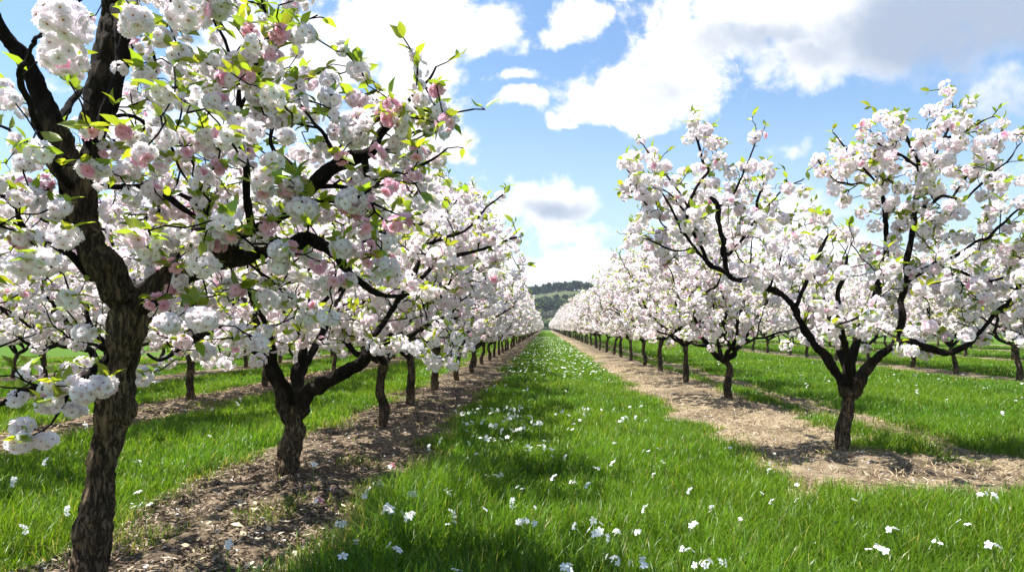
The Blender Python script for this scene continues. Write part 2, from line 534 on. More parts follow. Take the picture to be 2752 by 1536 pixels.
def grass_zone(y0, y1, density, hmin, hmax, wd, segs, xmin=-60, xmax=60):
    global goff
    x, y = scatter(y0, y1, density, xmin, xmax)
    s = soil_amount(x, y)
    clump = noise2(x, y, 2.2, 21)
    k = (rng.random(len(x)) > s * 1.02 + 0.0) & (rng.random(len(x)) < 0.45 + 0.9 * clump)
    weed = noise2(x, y, 1.5, 27)
    k |= (rng.random(len(x)) < 0.010 + 0.5 * sstep(weed, .74, .86)) & (s > 0.5)
    x, y, s, clump = x[k], y[k], s[k], clump[k]
    n = len(x)
    tall = noise2(x, y, 0.9, 22)
    # longer grass at the edge of the aisle close to the camera on the left
    edge = .8 * np.exp(-((x + 1.0) / 0.4) ** 2) * (1 - sstep(y, 5.5, 8.5)) * sstep(y, 3.6, 4.8) + 0.2 * np.exp(-((x + 1.3) / 0.3) ** 2)
    h = (hmin + (hmax - hmin) * rng.random(n) ** 1.4) * (0.6 + 0.75 * tall) * (0.75 + 0.5 * clump) * (1 + 0.8 * edge)
    h *= 1 - 0.55 * s
    hue = noise2(x, y, 0.55, 23)[:, None]
    dry = (rng.random(n) < 0.045 + 0.42 * sstep(s, 0.08, 0.7) + 0.03 * (clump > .7))[:, None]
    col = np.array([0.80, 0.92, 1.1]) * (1 - hue) + np.array([1.30, 1.12, 0.9]) * hue
    col = col * rng.uniform(0.55, 1.35, (n, 1)) * (0.78 + 0.4 * clump[:, None])
    col = np.where(dry, np.array([3.6, 1.75, 9.0]) * rng.uniform(0.5, 1.0, (n, 1)), col)
    lean = rng.uniform(0.15, 1.0, n) * (0.6 + 0.6 * rng.random(n))
    V, Q, T, C = blades(x, y, h, wd * rng.uniform(0.6, 1.3, n), lean, segs, col)
    GV.append(V); GQ.append(Q + goff); GT.append(T + goff); GC.append(C); goff += len(V)
grass_zone(2.6, 6.2, 4600, 0.07, 0.29, 0.0034, 3)
grass_zone(6.2, 10.5, 2700, 0.07, 0.24, 0.0044, 3)
grass_zone(10.5, 18, 1200, 0.07, 0.19, 0.0065, 2, -26, 26)
grass_zone(18, 34, 300, 0.08, 0.19, 0.012, 2, -26, 32)
grass_zone(34, 75, 60, 0.09, 0.2, 0.028, 1, -18, 36)
grass_zone(75, 180, 10, 0.1, 0.22, 0.07, 1, -8, 20)
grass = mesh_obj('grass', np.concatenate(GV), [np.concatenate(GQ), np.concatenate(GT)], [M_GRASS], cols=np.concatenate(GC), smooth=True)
tag(grass, 'bright green spring grass growing in long aisles between the tree rows', 'grass', kind='stuff')
del GV, GQ, GT, GC

# ------------------------------------------------------------------ litter on the bare soil
def slivers(x, y, L, W, col, lift, flat=0.35):
    n = len(x)
    th = rng.uniform(0, 2 * np.pi, n)
    d = np.stack([np.cos(th), np.sin(th), rng.normal(0, flat, n)], 1)
    d /= np.linalg.norm(d, axis=1)[:, None]
    sd_ = np.cross(d, np.stack([rng.normal(0, .3, n), rng.normal(0, .3, n), np.ones(n)], 1))
    sd_ /= np.linalg.norm(sd_, axis=1)[:, None]
    up = np.cross(sd_, d)
    c = np.stack([x, y, ground_z(x, y) + lift], 1)
    L = L[:, None]; W = W[:, None]
    curl = rng.uniform(-0.25, 0.5, n)[:, None] * L
    V = np.stack([c - d * L, c - d * L * 0.1 - sd_ * W + up * curl * .5, c - d * L * .1 + sd_ * W + up * curl * .5, c + d * L * 0.6 - sd_ * W * .7 + up * curl * .3,
                  c + d * L * .6 + sd_ * W * .7 + up * curl * .3, c + d * L], 1).reshape(-1, 3)
    b = np.arange(n) * 6
    Q = np.stack([b + 1, b + 3, b + 4, b + 2], 1)
    T = np.concatenate([np.stack([b, b + 1, b + 2], 1), np.stack([b + 3, b + 5, b + 4], 1)])
    C = np.repeat(np.concatenate([col, np.ones((n, 1))], 1), 6, 0)
    return V, Q, T, C
def litter(name, label, cat, xr, yr, n, pal, Lr, Wr, thr=0.45):
    u = rng.random(n)
    y = yr[0] + (yr[1] - yr[0]) * u ** 1.6
    x = rng.uniform(xr[0], xr[1], n)
    s = soil_amount(x, y)
    k = (s > thr) & (rng.random(n) < -0.25 + 1.9 * noise2(x, y, 1.3, 31) + (.35 if name != 'dead_leaf_litter' else .9 * np.exp(-((y - 5.8) / 1.2) ** 2)))
    x, y = x[k], y[k]
    pal = np.array(pal)
    col = pal[rng.integers(0, len(pal), len(x))] * rng.uniform(0.7, 1.25, (len(x), 1))
    V, Q, T, C = slivers(x, y, rng.uniform(*Lr, len(x)), rng.uniform(*Wr, len(x)), col, rng.uniform(0.008, 0.035, len(x)))
    return tag(mesh_obj(name, V, [Q, T], [M_LITTER], cols=C, smooth=False), label, cat, kind='stuff')
litter('straw_mulch', 'pale cut straw lying on the bare strip below the right hand row', 'straw', (1.6, 6.2), (5.5, 26), 44000,
       [(0.40, 0.31, 0.19), (0.33, 0.25, 0.14), (0.48, 0.40, 0.27), (0.17, 0.115, 0.07), (0.09, 0.06, 0.04), (0.06, 0.04, 0.03)], (0.022, 0.08), (0.0018, 0.0048))
litter('dead_leaf_litter', 'dark dead leaves and twigs lying on the soil below the left hand row', 'leaf litter', (-3.6, -1.2), (2.8, 18), 40000,
       [(0.035, 0.024, 0.016), (0.07, 0.05, 0.034), (0.15, 0.11, 0.075), (0.27, 0.21, 0.155), (0.34, 0.27, 0.20), (0.04, 0.03, 0.02)], (0.010, 0.042), (0.0025, 0.008))
litter('pale_dry_leaves', 'a few large pale dry leaves lying on the soil beside the closest trunk', 'dry leaves', (-2.6, -1.5), (3.6, 5.5), 90,
       [(0.55, 0.48, 0.32), (0.5, 0.42, 0.26), (0.6, 0.55, 0.4)], (0.025, 0.05), (0.012, 0.022))
litter('dry_leaf_litter', 'thin dry leaves on the soil strips of the rows farther left', 'leaf litter', (-8, -5.8), (5, 24), 9000,
       [(0.3, 0.22, 0.14), (0.42, 0.33, 0.22), (0.12, 0.08, 0.05)], (0.02, 0.07), (0.004, 0.012))
# fallen petals
n = 2600
px_ = rng.uniform(-4, 6, n); py_ = 3.6 + 18 * rng.random(n) ** 1.3
k = rng.random(n) < 0.35 + 0.6 * soil_amount(px_, py_)
px_, py_ = px_[k][:900], py_[k][:900]
V, Q, T, C = slivers(px_, py_, rng.uniform(.010, .02, len(px_)), rng.uniform(.006, .012, len(px_)), np.full((len(px_), 3), 0.8) * rng.uniform(.8, 1.0, (len(px_), 1)), np.full(len(px_), .03), 0.15)
tag(mesh_obj('fallen_petals', V, [Q, T], [M_WHITE], cols=C), 'small white fallen petals scattered over the soil and the grass', 'petals', kind='stuff')

# ------------------------------------------------------------------ blossom and leaf templates
def petal_template(layers, notch=True, hi=True):
    """ruffled double blossom of unit radius opening towards +Z"""
    V = []; Q = []; T = []
    lr = np.random.default_rng(5)
    for cnt, ln, el, wd, z0 in layers:
        ph = lr.uniform(0, 6.28)
        for i in range(cnt):
            a = ph + 2 * np.pi * i / cnt + lr.uniform(-.12, .12)
            e = D2R(el + lr.uniform(-9, 9)); L = ln * lr.uniform(.88, 1.1); W = wd * lr.uniform(.85, 1.12)
            ca, sa = math.cos(a), math.sin(a)
            def pt(r, s, lift=0.0):
                x = r * math.cos(e) ; z = z0 + r * math.sin(e) + lift
                return (x * ca - s * sa, x * sa + s * ca, z)
            b = len(V)
            if hi:
                V += [pt(0.04, 0), pt(L * .55, -W * .85, .10 * L), pt(L * .6, 0, -.03), pt(L * .55, W * .85, .10 * L),
                      pt(L * .95, -W * .55, .16 * L + lr.uniform(-.06, .06)), pt(L * .9, 0, .08 * L), pt(L * 1.0, W * .55, .16 * L + lr.uniform(-.06, .06))]
                T += [(b, b + 1, b + 2), (b, b + 2, b + 3)]
                Q += [(b + 1, b + 4, b + 5, b + 2), (b + 2, b + 5, b + 6, b + 3)]
            else:
                V += [pt(0.04, 0), pt(L * .7, -W * .9, .12 * L), pt(L * 1.0, 0, .06 * L), pt(L * .7, W * .9, .12 * L)]
                Q += [(b, b + 1, b + 2, b + 3)]
    np_ = len(V)
    b = len(V)
    cq = 5 if hi else 4
    for i in range(cq):
        a = 2 * np.pi * i / cq
        V.append((.14 * math.cos(a), .14 * math.sin(a), .28))
    V.append((0, 0, .42))
    CT = [(b + i, b + (i + 1) % cq, b + cq) for i in range(cq)]
    return np.array(V), np.array(Q, int).reshape(-1, 4), np.array(T, int).reshape(-1, 3), np.array(CT, int), np_
FL_HI = petal_template([(7, 1.0, 6, .54, 0), (6, .80, 22, .46, .05), (5, .52, 36, .34, .10)], hi=True)
FL_MID = petal_template([(6, 1.0, 8, .56, 0), (5, .78, 36, .46, .05), (3, .5, 62, .34, .1)], hi=False)
FL_LOW = petal_template([(5, 1.0, 10, .62, 0), (4, .75, 42, .5, .05)], hi=False)

def frames(nrm):
    """random rotation matrices taking +Z to nrm"""
    n = len(nrm)
    nrm = nrm / (np.linalg.norm(nrm, axis=1)[:, None] + 1e-9)
    r = rng.normal(size=(n, 3))
    a = np.cross(r, nrm); a /= (np.linalg.norm(a, axis=1)[:, None] + 1e-9)
    b = np.cross(nrm, a)
    return np.stack([a, b, nrm], 2)
def place_template(tpl, pos, nrm, size, tint):
    V, Q, T, CT, npv = tpl
    R = frames(nrm)
    n = len(pos)
    W = np.einsum('nij,vj->nvi', R, V) * size[:, None, None] + pos[:, None, :]
    off = (np.arange(n) * len(V))[:, None, None]
    q = (Q[None] + off).reshape(-1, 4); t = (T[None] + off).reshape(-1, 3); c = (CT[None] + off).reshape(-1, 3)
    white = np.array([0.955, 0.922, 0.935]); pink = np.array([0.90, 0.47, 0.63])
    col = white * (1 - tint[:, None]) + pink * tint[:, None]
    col = np.repeat(col[:, None, :], len(V), 1)
    inner = np.clip(1 - np.linalg.norm(V[:, :2], axis=1) / 0.4, 0, 1)[None, :, None] * 0.07
    deep = np.array([0.78, 0.30, 0.36])
    col = col * (1 - inner) + deep * inner
    C = np.concatenate([col, np.ones((n, len(V), 1))], 2).reshape(-1, 4)
    return W.reshape(-1, 3), q, t, c, C
def blossom_mesh(name, parent, tpl, pos, nrm, size, tint):
    V, q, t, c, C = place_template(tpl, pos, nrm, size, tint)
    return mesh_obj(name, V, [q, t, c], [M_PETAL, M_CENTRE], parent, mat_idx=[0, 0, 1], cols=C, smooth=False)
LEAF_V = np.array([(0, 0, 0), (-.20, .28, .05), (0, .30, -.02), (.20, .28, .05), (-.23, .58, .02), (0, .62, -.07), (.23, .58, .02), (-.10, .85, -.10), (0, .86, -.16), (.10, .85, -.10), (0, 1.05, -.24)])
LEAF_T = np.array([(0, 2, 1), (0, 3, 2), (7, 8, 10), (8, 9, 10)])
LEAF_Q = np.array([(1, 2, 5, 4), (2, 3, 6, 5), (4, 5, 8, 7), (5, 6, 9, 8)])
def leaf_mesh(name, parent, pos, direc, size):
    n = len(pos)
    d = direc / (np.linalg.norm(direc, axis=1)[:, None] + 1e-9)
    up = rng.normal(0, .5, (n, 3)); up[:, 2] += 1
    s = np.cross(d, up); s /= (np.linalg.norm(s, axis=1)[:, None] + 1e-9)
    u = np.cross(s, d)
    R = np.stack([s, d, u], 2)
    W = np.einsum('nij,vj->nvi', R, LEAF_V) * size[:, None, None] + pos[:, None, :]
    off = (np.arange(n) * len(LEAF_V))[:, None, None]
    col = np.array([1, 1, 1]) * rng.uniform(.72, 1.2, (n, 1)) * np.stack([rng.uniform(.85, 1.25, n), np.ones(n), np.ones(n)], 1)
    C = np.repeat(np.concatenate([col, np.ones((n, 1))], 1), len(LEAF_V), 0)
    return mesh_obj(name, W.reshape(-1, 3), [(LEAF_Q[None] + off).reshape(-1, 4), (LEAF_T[None] + off).reshape(-1, 3)], [M_LEAF], parent, cols=C)

# ------------------------------------------------------------------ tree skeletons
def catmull(pts, step):
    pts = np.asarray(pts, float)
    p = np.vstack([2 * pts[0] - pts[1], pts, 2 * pts[-1] - pts[-2]])
    out_ = []
    for i in range(1, len(p) - 2):
        L = np.linalg.norm(p[i + 1][:3] - p[i][:3])
        k = max(1, int(math.ceil(L / step)))
        for j in range(k):
            t = j / k
            out_.append(0.5 * ((2 * p[i]) + (-p[i - 1] + p[i + 1]) * t + (2 * p[i - 1] - 5 * p[i] + 4 * p[i + 1] - p[i + 2]) * t * t + (-p[i - 1] + 3 * p[i] - 3 * p[i + 1] + p[i + 2]) * t ** 3))
    out_.append(p[-2])
    o = np.array(out_)
    o[:, 3] = np.maximum(o[:, 3], 0.0025)
    return o

def tube(P_, R_, k, ridge=0.0, seed=0.0, cap=True):
    """bark tube along points P_ with radii R_; returns verts, quads, tris, colours"""
    n = len(P_)
    t = np.gradient(P_, axis=0)
    t /= (np.linalg.norm(t, axis=1)[:, None] + 1e-9)
    a = np.array((1.0, 0, 0)) if abs(t[0][0]) < .9 else np.array((0, 1.0, 0))
    A = np.empty((n, 3)); B = np.empty((n, 3))
    for i in range(n):
        a = a - t[i] * np.dot(a, t[i])
        a = a / (np.linalg.norm(a) + 1e-9)
        A[i] = a; B[i] = np.cross(t[i], a)
    th = np.linspace(0, 2 * np.pi, k, endpoint=False)
    ring = np.cos(th)[None, :, None] * A[:, None, :] + np.sin(th)[None, :, None] * B[:, None, :]
    V = P_[:, None, :] + ring * R_[:, None, None]
    hgt = np.full((n, k), 0.6)
    if ridge > 0:
        q = V.reshape(-1, 3)
        n1 = np.abs(vnoise(q * np.array([30, 30, 9.0]) + seed) - .5) * 2
        n2 = vnoise(q * np.array([9, 9, 5.0]) + seed * 2)
        n3 = vnoise(q * np.array([75, 75, 30.0]) + seed)
        hh = (0.55 * (1 - n1) + 0.55 * n2 + .25 * n3).reshape(n, k)
        lump = vnoise(q * 3.3 + seed * 3).reshape(n, k)
        V = V + ring * ((hh - .62) * (ridge * np.minimum(1, R_ / .055))[:, None] * 2.5 + (lump - .5) * R_[:, None] * 0.5)[:, :, None]
        hgt = hh
    thick = sstep(R_, 0.042, 0.09)
    C = np.stack([np.repeat(thick[:, None], k, 1), np.clip(hgt, 0, 1), np.zeros((n, k)), np.ones((n, k))], -1).reshape(-1, 4)
    ix = np.arange(n * k).reshape(n, k)
    Q = np.stack([ix[:-1], np.roll(ix[:-1], -1, 1), np.roll(ix[1:], -1, 1), ix[1:]], -1).reshape(-1, 4)
    V = V.reshape(-1, 3)
    T = np.zeros((0, 3), int)
    if cap:
        V = np.vstack([V, P_[-1] + t[-1] * R_[-1] * .6]); C = np.vstack([C, C[-1]])
        T = np.stack([ix[-1], np.roll(ix[-1], -1), np.full(k, n * k)], 1)
    return V, Q, T, C

class Tree:
    def __init__(self):
        self.pos = []; self.par = []; self.rad = []; self.limb = []; self.fixed = []; self.dirs = []
        self.chains = []       # list of node-index lists, limb id
    def add(self, p, par, rad, limb, fixed, d):
        self.pos.append(p); self.par.append(par); self.rad.append(rad); self.limb.append(limb); self.fixed.append(fixed); self.dirs.append(d)
        return len(self.pos) - 1
    def limb_line(self, pts, limb, wob=0.0, attach=None, step=0.06):
        c = catmull(pts, step)
        if wob > 0:
            q = c[:, :3]
            o = np.stack([vnoise(q * 4.5 + 13.1 * s + limb) - .5 + .55 * (vnoise(q * 10 + 5.1 * s + limb) - .5) for s in (1, 2, 3)], 1) * 1.25
            fade = np.clip(np.arange(len(c)) / 5, 0, 1)[:, None]
            c[:, :3] = q + o * wob * fade
            c[:, 3] *= 1 + (vnoise(q * 11 + limb) - .5) * 0.38
        ids = []
        par = -1
        if len(self.pos) and attach is not False:
            par = int(np.argmin(np.linalg.norm(np.array(self.pos) - c[0, :3], axis=1)))
        d = np.gradient(c[:, :3], axis=0)
        d /= np.linalg.norm(d, axis=1)[:, None] + 1e-9
        if par >= 0 and np.linalg.norm(np.array(self.pos[par]) - c[0, :3]) > 0.02:
            ids.append(par)
        for i in range(len(c)):
            par = self.add(c[i, :3], par, c[i, 3], limb, True, d[i])
            ids.append(par)
        self.chains.append((ids, limb))
        return ids
    def grow(self, targets, first_node, nstep=0.09, sag=0.05, minrad=0.0028):
        """join every target to the nearest suitable wood, nearest targets first"""
        pos = np.array(self.pos); dirs = np.array(self.dirs)
        ok = np.arange(len(pos)) >= first_node
        base = pos[ok]
        td = np.array([np.min(np.linalg.norm(base - t, axis=1)) for t in targets])
        order = np.argsort(td)
        cap = len(pos) + len(targets) * 14 + 10
        PP = np.empty((cap, 3)); PP[:len(pos)] = pos
        DD = np.empty((cap, 3)); DD[:len(pos)] = dirs
        m = len(pos)
        ends = {}
        for ti in order:
            t = targets[ti]
            v = t - PP[first_node:m]
            dist = np.linalg.norm(v, axis=1) + 1e-6
            cs = np.einsum('ij,ij->i', v, DD[first_node:m]) / dist
            cost = dist * (1.55 - 0.75 * cs)
            j = int(np.argmin(cost)) + first_node
            p0 = PP[j]; L = np.linalg.norm(t - p0)
            k = max(2, min(13, int(L / nstep) + 1))
            c = p0 + DD[j] * L * 0.38 + (t - p0) * 0.22 + np.array((0, 0, -sag * L))
            par = j
            ids = [j]
            s = np.arange(1, k + 1)[:, None] / k
            q = (1 - s) ** 2 * p0 + 2 * s * (1 - s) * c + s * s * t
            q[:-1] += rng.normal(0, 0.013 + 0.016 * L, (k - 1, 3))
            pv = p0
            for i in range(k):
                d = q[i] - pv; d = d / (np.linalg.norm(d) + 1e-9)
                par = self.add(q[i], par, minrad, self.limb[j], False, d)
                PP[m] = q[i]; DD[m] = d; m += 1
                ids.append(par); pv = q[i]
            self.chains.append((ids, self.limb[j]))
            ends[int(ti)] = par
        return ends
    def finish_radii(self, r0=0.0034, p=0.43, cap=0.75):
        n = len(self.pos)
        wgt = np.zeros(n)
        has = np.zeros(n, bool)
        for i in range(n - 1, -1, -1):
            if not has[i]:
                wgt[i] = 1
            pa = self.par[i]
            if pa >= 0:
                wgt[pa] += wgt[i]; has[pa] = True
        for i in range(n):
            if not self.fixed[i]:
                r = r0 * wgt[i] ** p
                pa = self.par[i]
                if pa >= 0:
                    r = min(r, self.rad[pa] * (cap if self.fixed[pa] else 1.0))
                self.rad[i] = max(r, 0.0026)
    def wood_meshes(self, root, detail=1.0, ridge=0.016):
        P_ = np.array(self.pos); R_ = np.array(self.rad)
        limbs = {}
        for ids, limb in self.chains:
            limbs.setdefault(limb, []).append(ids)
        for limb, chs in sorted(limbs.items()):
            VV = []; QQ = []; TT = []; CC = []; off = 0
            for ids in chs:
                p = P_[ids]; r = R_[ids].copy()
                if not self.fixed[ids[-1]]:
                    r[0] = r[1]
                rm = r.max()
                if rm > 0.035 and detail >= 1:
                    c = catmull(np.column_stack([p, r]), 0.016)
                    V, Q, T, C = tube(c[:, :3], c[:, 3], 44 if rm > .06 else 26, ridge * min(1, rm / .09), limb * 7.7)
                elif rm > 0.03:
                    V, Q, T, C = tube(p, r, 12, ridge * .6 * min(1, rm / .09), limb * 7.7)
                else:
                    kk = 8 if rm > .015 else (6 if rm > .007 and detail >= 1 else 4)
                    V, Q, T, C = tube(p, r * (1 + rng.normal(0, .12, len(r))), kk, 0.0)
                VV.append(V); QQ.append(Q + off); TT.append(T + off); CC.append(C); off += len(V)
            mesh_obj('trunk' if limb == 0 else 'limb', np.concatenate(VV), [np.concatenate(QQ), np.concatenate(TT)], [M_BARK], root, cols=np.concatenate(CC))

def cluster_flowers(c, R, n, fs, pinkness, face=None):
    """n blossoms packed round a ball of radius R"""
    i = np.arange(n) + .5
    ph = np.arccos(1 - 2 * i / n); th = np.pi * (1 + 5 ** .5) * i + rng.uniform(0, 6.28)
    d = np.stack([np.cos(th) * np.sin(ph), np.sin(th) * np.sin(ph), np.cos(ph)], 1)
    d = d @ frames(rng.normal(size=(1, 3)))[0].T
    pos = c + d * R * rng.uniform(.75, 1.1, (n, 1)) * np.array((1.08, 1.08, .9))
    nr = d + rng.normal(0, .22, (n, 3))
    sz = fs * rng.uniform(.82, 1.15, n)
    tint = np.clip(rng.beta(1.1, 26, n) + pinkness * rng.uniform(.7, 1.0, n), 0, 1)
    tint = np.where(rng.random(n) < .025, rng.uniform(.4, .9, n), tint)
    return pos, nr, sz, tint

def dress(tree, root, targets, ends, tpl, fs, cR, cN, pink_p, leaf_size, leaf_n, shoots=(), separate=0, view=None, extra_bits=1.0, big=None, bare=.2, rosy=()):
    """blossom clusters and leaf sprigs on a grown skeleton"""
    CL = []
    LP = []; LD = []; LS = []
    P_ = np.array(tree.pos); Dn = np.array(tree.dirs)
    shoots = set(shoots)
    for ti, t in enumerate(targets):
        e = ends[ti]
        d = Dn[e]
        bscale = 1.0 if big is None else big[ti]
        pk = 0.0
        rr = rng.random()
        if rr < pink_p: pk = rng.uniform(.8, 1.1); bscale *= .95
        if big is not None and big[ti] > 1.2: pk = 0.0; bscale = big[ti]
        elif rr < pink_p * 1.5: pk = rng.uniform(.08, .2)
        if ti in rosy:
            pk = .75; bscale = .72
        if ti not in shoots and bscale == 1.0 and rng.random() < bare:
            # twig ending in a leaf sprig only
            az = rng.uniform(0, 6.28)
            for q in range(rng.integers(2, 5)):
                a = az + q * 2.2
                LP.append(t - d * .01 * q); LD.append(d * .8 + np.array((math.cos(a), math.sin(a), rng.uniform(.0, .9))) * .8); LS.append(leaf_size * rng.uniform(.45, .95))
            continue
        if ti in shoots:
            # leafy shoot with a few blossoms lower down
            ch = [e]
            while len(ch) < 6 and tree.par[ch[-1]] >= 0 and not tree.fixed[tree.par[ch[-1]]]:
                ch.append(tree.par[ch[-1]])
            for q, nd in enumerate(ch):
                for _ in range(2 if q == 0 else (1 if rng.random() < .8 else 0)):
                    LP.append(P_[nd]); LD.append(Dn[nd] * 1.0 + rng.normal(0, .55, 3) + np.array((0, 0, .15))); LS.append(leaf_size * rng.uniform(.55, 1.05))
                if q >= 2 and rng.random() < .75:
                    CL.append((P_[nd] + rng.normal(0, .02, 3), cR * rng.uniform(.5, .85), max(3, int(cN * rng.uniform(.4, .75))), pk))
            continue
        R = cR * rng.uniform(.72, 1.18) * bscale
        nfl = max(2, int(round(cN * rng.uniform(.75, 1.2) * bscale ** 1.7)))
        CL.append((t + d * R * .3 + np.array((0, 0, -.02)), R, nfl, pk))
        if rng.random() < 0.8:
            az = rng.uniform(0, 6.28)
            for q in range(rng.integers(1, leaf_n + 1)):
                a = az + q * 2.2
                LP.append(t + d * R * rng.uniform(.2, 1.0)); LD.append(d * .7 + np.array((math.cos(a), math.sin(a), rng.uniform(.0, .9)))); LS.append(leaf_size * rng.uniform(.6, 1.12))
        # loose blossoms back along the twig
        nd = tree.par[e]; steps = 0
        while nd >= 0 and not tree.fixed[nd] and steps < 7:
            if steps > 0 and rng.random() < .34 * extra_bits:
                CL.append((P_[nd] + rng.normal(0, .035, 3), cR * rng.uniform(.45, .75), max(2, int(cN * rng.uniform(.3, .6))), pk if rng.random() < .5 else 0))
            if rng.random() < .42:
                LP.append(P_[nd]); LD.append(Dn[nd] * .5 + rng.normal(0, .6, 3) + np.array((0, 0, .3))); LS.append(leaf_size * rng.uniform(.5, .95))
            nd = tree.par[nd]; steps += 1
    if separate:
        sc = []
        for c, R, nfl, pk in CL:
            dd = max(0.5, c[1]) if view is None else max(.5, c[1] + view)
            sc.append(-R / dd if nfl >= 7 else 0)
        od = np.argsort(sc)
        sep_set = set(int(i) for i in od[:separate])
    else:
        sep_set = set()
    rest = [[], [], [], []]
    for i, (c, R, nfl, pk) in enumerate(CL):
        p, nr, sz, ti_ = cluster_flowers(np.asarray(c), R * (.80 if i in sep_set else 1.0), nfl, fs, pk)
        if i in sep_set:
            o = blossom_mesh('blossom_cluster', root, tpl, p, nr, sz, ti_)
        else:
            for a, b in zip(rest, (p, nr, sz, ti_)): a.append(b)
    o = blossom_mesh('crown', root, tpl, *[np.concatenate(a) for a in rest])
    if separate:
        o['kind'] = 'stuff'
    leaf_mesh('leaves', root, np.array(LP), np.array(LD), np.array(LS))
    return len(CL), sum(len(a) for a in rest[0])

# ------------------------------------------------------------------ the four trees nearest the camera, drawn from the photograph's limbs
def hero(D, base, name, label, group, trunk, limbs, wob=0.03):
    """trunk / limbs: lists of (X, Y, half width, depth offset), photograph units, at depth D; the tree's own frame has its base at the origin"""
    b = np.array([base[0], base[1], float(ground_z(np.array([base[0]]), np.array([base[1]]))[0])])
    t = Tree()
    def conv(seq):
        o = []
        for s in seq:
            X, Y, r = s[:3]; dz = s[3] if len(s) > 3 else 0.0
            p = P(X, Y, D + dz) - b
            o.append((*p, r * SX / FPX * (D + dz)))
        return o
    tr = [(a_[0], a_[1], a_[2], a_[3] * .88) for a_ in conv(trunk)]
    tr[0] = (tr[0][0], tr[0][1], -0.06, tr[0][3])
    t.limb_line(tr, 0, wob * .42, attach=False)
    nl = []
    for i, l in enumerate(limbs):
        pts = [(a_[0], a_[1], a_[2], a_[3] * .74) for a_ in conv(l['p'])]
        first = len(t.pos)
        t.limb_line(pts, l['id'], wob * .8)
        nl.append((first, len(t.pos)))
    root = empty(name, b, label, 'tree', group)
    return t, root, b, nl

def targets_near(t, nl, limbs, D, b, total, zmin, keep, sep=0.075):
    """cluster sites scattered round the limbs"""
    wts = np.array([l.get('w', 1.0) for l in limbs]); wts = wts / wts.sum()
    out_ = []
    tries = 0
    pos = np.array(t.pos)
    while len(out_) < total and tries < total * 30:
        tries += 1
        li = rng.choice(len(limbs), p=wts)
        a, e = nl[li]
        l = limbs[li]
        f = l.get('from', .25) + (1 - l.get('from', .25)) * rng.random() ** .8
        nd = int(a + f * (e - 1 - a))
        s = l.get('s', .38); sz = l.get('sz', .55)
        p = pos[nd] + rng.normal(0, 1, 3) * np.array((s, sz, s))
        p[2] += abs(rng.normal(0, .04))
        if p[2] < zmin + .18 * rng.random():
            continue
        wpt = p + b
        X = (wpt[0] / wpt[1] * FPX + VPX) / SX; Y = (VPY - (wpt[2] - EYE) / wpt[1] * FPX) / SY
        if wpt[1] < 1.7 or not keep(X, Y, wpt):
            continue
        if out_ and np.min(np.linalg.norm(np.array(out_) - p, axis=1)) < sep:
            continue
        out_.append(p)
    return out_

